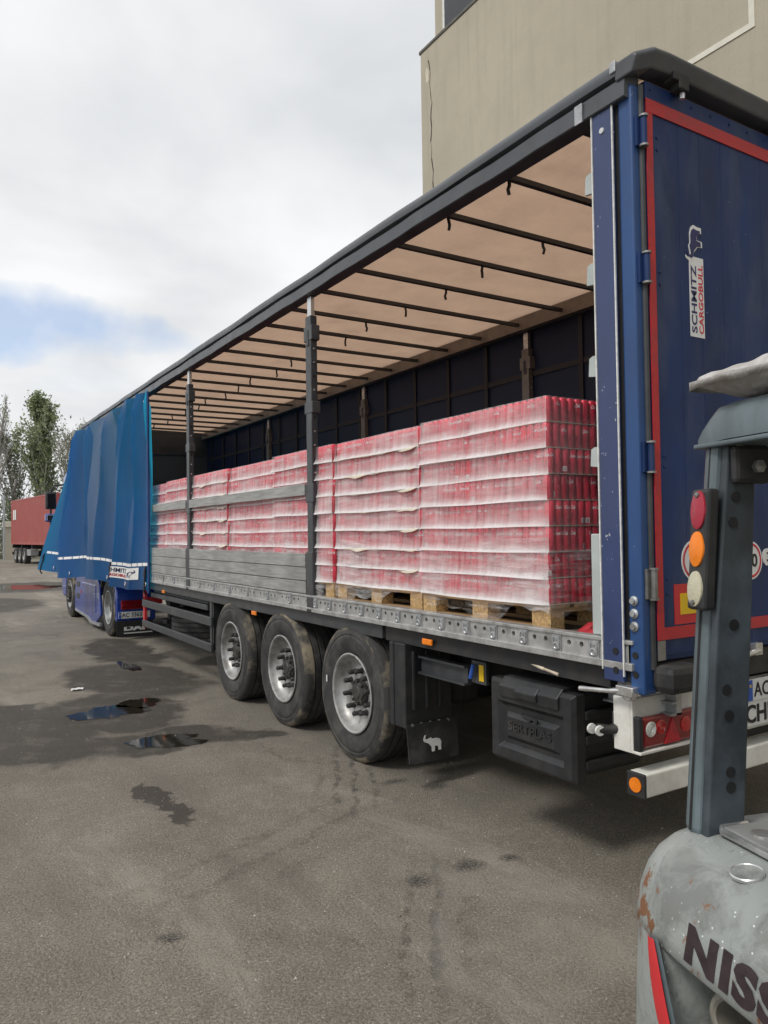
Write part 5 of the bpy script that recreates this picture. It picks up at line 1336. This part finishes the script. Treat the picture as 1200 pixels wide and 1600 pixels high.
    # rust scars and lettering laid on the curved skin
    def skin(s, z, off=.002):
        # invert the profile at height z
        for (i0, z0), (i1, z1) in zip(PROF, PROF[1:]):
            if z0 >= z >= z1: k = (z0-z)/(z0-z1); ins = i0+(i1-i0)*k; break
        else: ins = 0 if z < .9 else .3
        lo, hi = 0.0, math.pi
        for _ in range(40):
            mid = (lo+hi)/2
            if outline(mid, ins)[0] > s: lo = mid
            else: hi = mid
        s2, f2 = outline(lo, ins); nz = .35 if z > .95 else .05
        return P(s2, f2-off, z-.012*max(0, -f2-.05)+off*nz)
    text_part('NISSAN', root, (0, 0, 0), (1, 0, 0), (0, 1, 0), .44, .074, .055, 0, MT['letter_dark'], .001, name='lettering', spacing=1.14, fn=lambda u, w, d: skin(-.165-u, .872+w, .0025+d*.3))
    # --- overhead guard
    def pillar(sx, f0, z0, f1, z1, w0, d0, w1, d1, name):
        b = MB(); vs = []
        for f, z, w, d in ((f0, z0, w0, d0), (f0+(f1-f0)*.55, z0+(z1-z0)*.55, w0*.97, d0*.93), (f1, z1, w1, d1)):
            for (i, j) in ((-1, -1), (1, -1), (1, 1), (-1, 1)): vs.append(P(sx+i*w/2, f+j*d/2, z))
        fs = [(3, 2, 1, 0), (8, 9, 10, 11)]+[(q*4+k, q*4+(k+1) % 4, q*4+4+(k+1) % 4, q*4+4+k) for q in range(2) for k in range(4)]
        return b.add(vs, fs).build(name, MT['guard'], root, fixn=True, bevel=.016)
    pil = pillar(.012, .0, 1.04, .075, 1.985, .056, .112, .050, .088, 'guard_pillar')
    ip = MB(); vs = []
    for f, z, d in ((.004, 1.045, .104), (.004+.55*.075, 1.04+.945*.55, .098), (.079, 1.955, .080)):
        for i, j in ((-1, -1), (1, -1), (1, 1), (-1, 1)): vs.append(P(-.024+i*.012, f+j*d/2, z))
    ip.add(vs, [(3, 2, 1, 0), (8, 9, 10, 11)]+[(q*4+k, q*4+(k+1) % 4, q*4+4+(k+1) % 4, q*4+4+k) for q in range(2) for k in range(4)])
    ip.build('inner_shade_plate', MT['guard_shade'], pil, fixn=True, bevel=.005)  # plate added to the pillar: inner face's shade and grime as dark paint
    pillar(-.84, .0, 1.04, .075, 1.985, .088, .115, .070, .085, 'guard_pillar')
    pillar(.0, 1.30, .75, 1.10, 1.985, .07, .08, .07, .07, 'guard_pillar'); pillar(-.84, 1.30, .75, 1.10, 1.985, .07, .08, .07, .07, 'guard_pillar')
    sm = MB().tube([P(.012, -.0575, 1.05), P(.012, -.0125, 1.56), P(.012, .029, 1.95)], .003, 5).build('weld_seam', MT['chassis'], pil)
    hol = MB().lathe([(0, .013), (.002, .013), (.002, 0)], (0, 0, 0), (-1, 0, 0), 14).mesh('bolt_hole', MT['black_print'])
    for z, f in ((1.83, .055), (1.77, .045), (1.53, .04), (1.38, .015), (1.32, .02), (1.19, .02), (1.155, .02)): inst('bolt_hole', hol, pil, P(-.0363, f, z))
    # roof frame: rear beam with rounded ends, side beams, bars
    rb = MB()
    pr = [(.02, 1.965), (.02, 2.02), (.045, 2.052), (.10, 2.058), (.135, 2.05), (.135, 1.975)]
    ss = [.045, .03, .0, -.05, -.42, -.79, -.84, -.87, -.885]; dzs = [-.06, -.028, -.006, 0, 0, 0, -.006, -.028, -.06]
    vs = []
    for s, dz in zip(ss, dzs):
        for f, z in pr: vs.append(P(s, f+.0, max(1.962+(z-1.965)*.2, z+dz)))
    nn = len(pr); fs = [(j*nn+i, j*nn+(i+1) % nn, (j+1)*nn+(i+1) % nn, (j+1)*nn+i) for j in range(len(ss)-1) for i in range(nn)]+[tuple(range(nn)), tuple((len(ss)-1)*nn+i for i in range(nn))]
    rb.add(vs, fs).build('roof_beam', MT['guard'], root, fixn=True, smooth=True, ang=40)
    MB().box(-.90, .055, -.140, -.012, 1.950, 1.962).build('roof_flange', MT['guard'], root, bevel=.004)
    for sx in (0.0, -.84): MB().box(sx-.035, sx+.035, -1.14, -.14, 1.97, 2.045).build('side_beam', MT['guard'], root, bevel=.015)
    MB().box(-.84, 0, -1.20, -1.14, 1.97, 2.045).build('front_beam', MT['guard'], root, bevel=.01)
    for k in range(6): MB().box(-.74+k*.12, -.71+k*.12, -1.14, -.14, 1.985, 2.035).build('guard_bar', MT['guard'], root, bevel=.006)
    bk = MB().box(-.062, -.038, -.14, -.035, 1.86, 1.952).build('pillar_bracket', MT['chassis'], root, bevel=.012)
    MB().lathe([(0, .016), (.012, .016), (.014, 0)], P(-.062, .095, 1.90), (-1, 0, 0), 6).build('bracket_bolt', MT['bare_steel'], bk)
    MB().box(-.058, -.046, -.06, -.044, 1.865, 1.955).build('bracket_edge', MT['bare_steel'], bk)
    # lamp cluster on the pillar's rear face
    ang = math.atan2(.075, .945)
    def Lp(s, d, t): # s lateral, d outward to the rear, t along the pillar
        z = 1.565+t; f = -.0575+(z-1.04)/.945*.075+.006-d
        return P(s, f, z)
    b = MB(); vs = []
    x0, x1 = -.036, .024
    for d in (.0, .034):
        for s, t in ((x0, 0), (x1, 0), (x1, .285), (x0, .285)): vs.append(Lp(s, d, t))
    lc = b.add(vs, [(0, 1, 2, 3), (7, 6, 5, 4), (0, 4, 5, 1), (1, 5, 6, 2), (2, 6, 7, 3), (3, 7, 4, 0)]).build('lamp_cluster', MT['black_plastic'], root, fixn=True, bevel=.008)
    for t, mm, hh in ((.235, 'lens_pink', .046), (.143, 'orange', .042), (.050, 'lens_cream', .042)):
        n = 28; c = (x0+x1)/2; vs = []
        for d, k in ((.033, 1.0), (.038, .98), (.041, .6), (.042, 0.001)):
            for i in range(n): vs.append(Lp(c+.0245*k*math.cos(6.283*i/n), d, t+hh*k*math.sin(6.283*i/n)))
        fs = [(r*n+i, r*n+(i+1) % n, (r+1)*n+(i+1) % n, (r+1)*n+i) for r in range(3) for i in range(n)]
        ln = MB().add(vs, fs).build('lens', MT[mm], lc, smooth=True, fixn=True)
        if t != .143:
            MB().lathe([(0, .007), (.004, .006), (.005, 0)], Lp(c, .040, t+(hh*.78 if t > .2 else -hh*.75)), (0, 1, 0), 8).build('lens_screw', MT['bare_steel'], ln)
    # body, seat, wheels, mast and forks (mostly outside the photo)
    MB().box(-.86, .02, -1.15, -.36, .30, .95).build('body', MT['guard'], root, bevel=.03)
    st = MB().box(-.66, -.18, -.75, -.30, 1.12, 1.22).build('seat', MT['black_plastic'], root, bevel=.04); MB().box(-.66, -.18, -.34, -.24, 1.20, 1.62).build('seat_back', MT['black_plastic'], st, bevel=.04)
    for y, R in ((-.22, .25), (-1.45, .30)):
        for xx in (.05, -.89):
            s = 1 if xx > 0 else -1
            w = MB().lathe([(-.02, R*.55), (-.01, R*.52), (-.06, R*.4), (-.05, 0)], (xx, y, R), (s, 0, 0), 24).build('wheel', MT['rim'], root, smooth=True, origin=(xx, y, R))
            MB().lathe(tyre_prof(R, R*.55, .18, 2), (xx, y, R), (s, 0, 0), 32).build('tyre', MT['tyre'], w, smooth=True, origin=(xx, y, R))
    for sx in (-.15, -.69): MB().box(sx-.05, sx+.05, -1.72, -1.60, .06, 2.1).build('mast_rail', MT['chassis'], root, bevel=.01)
    for z in (.2, 1.2, 2.0): MB().box(-.64, -.2, -1.70, -1.62, z, z+.08).build('mast_cross', MT['chassis'], root)
    for sx in (-.22, -.62): MB().box(sx-.05, sx+.05, -2.85, -1.76, .05, .09).box(sx-.05, sx+.05, -1.78, -1.735, .05, .55).build('fork', MT['chassis'], root, bevel=.01)
    return root, P
FK, FP = forklift()
def roof_cover():
    t = NT('dusty_crumpled_plastic_sheet')
    n = t.noise(9, 8, .7, dist=1.2); n2 = t.noise(30, 6, .7)
    c = t.mix(t.ramp(n, .35, .65), (.40, .38, .36), (.66, .645, .63)); c = t.mix(t.ramp(t.noise(4, 6, .6), .55, .7, 0, .5), c, (.30, .26, .23))
    m = t.done(c, .42, t.bump(t.math('ADD', n, t.math('MULTIPLY', n2, .4)), .8, .012))
    th = math.atan2(math.cos(math.radians(15.3)), math.sin(math.radians(15.3)))
    root = thing('plastic_cover', (-2.522, -1.26, 2.06), 'crumpled pale plastic covered board lying on the forklift roof', 'cover', rz=th)
    def base(u, v):
        s = .045-.98*u; f = .0+1.15*v; return s, f
    def edge(u, v): return min(u, 1-u, v, 1-v)
    def nz(a, b): return .0022*math.sin(a*31+b*17)+.0018*math.sin(a*13-b*41+1)+.0018*math.sin(a*67+b*9)
    def top(u, v):
        s, f = base(u, v); e = min(1, edge(u, v)/.03); return (s+nz(v*1.3, u)*.8, -f+nz(u, v*2)*.8, .042*e**.5+nz(u, v)*.9+.030+.004*math.sin(u*9))
    def bot(u, v):
        s, f = base(u, v); e = min(1, edge(u, v)/.08); return (s+nz(v*1.3, u)*.8, -f+nz(u, v*2)*.8, .052-.045*e**.7+nz(v, u)*.9)
    b = MB(); b.grid(top, 60, 60); b.grid(bot, 60, 60)
    # close the rim
    n = 61; o = n*n
    rim = [i for i in range(n)]+[j*n+n-1 for j in range(1, n)]+[(n-1)*n+i for i in range(n-2, -1, -1)]+[j*n for j in range(n-2, 0, -1)]
    k = len(rim); b.f += [(rim[i], rim[(i+1) % k], o+rim[(i+1) % k], o+rim[i]) for i in range(k)]; b.mi += [0]*k
    b.build('sheet', m, root, smooth=True, fixn=True, ang=70)
roof_cover()
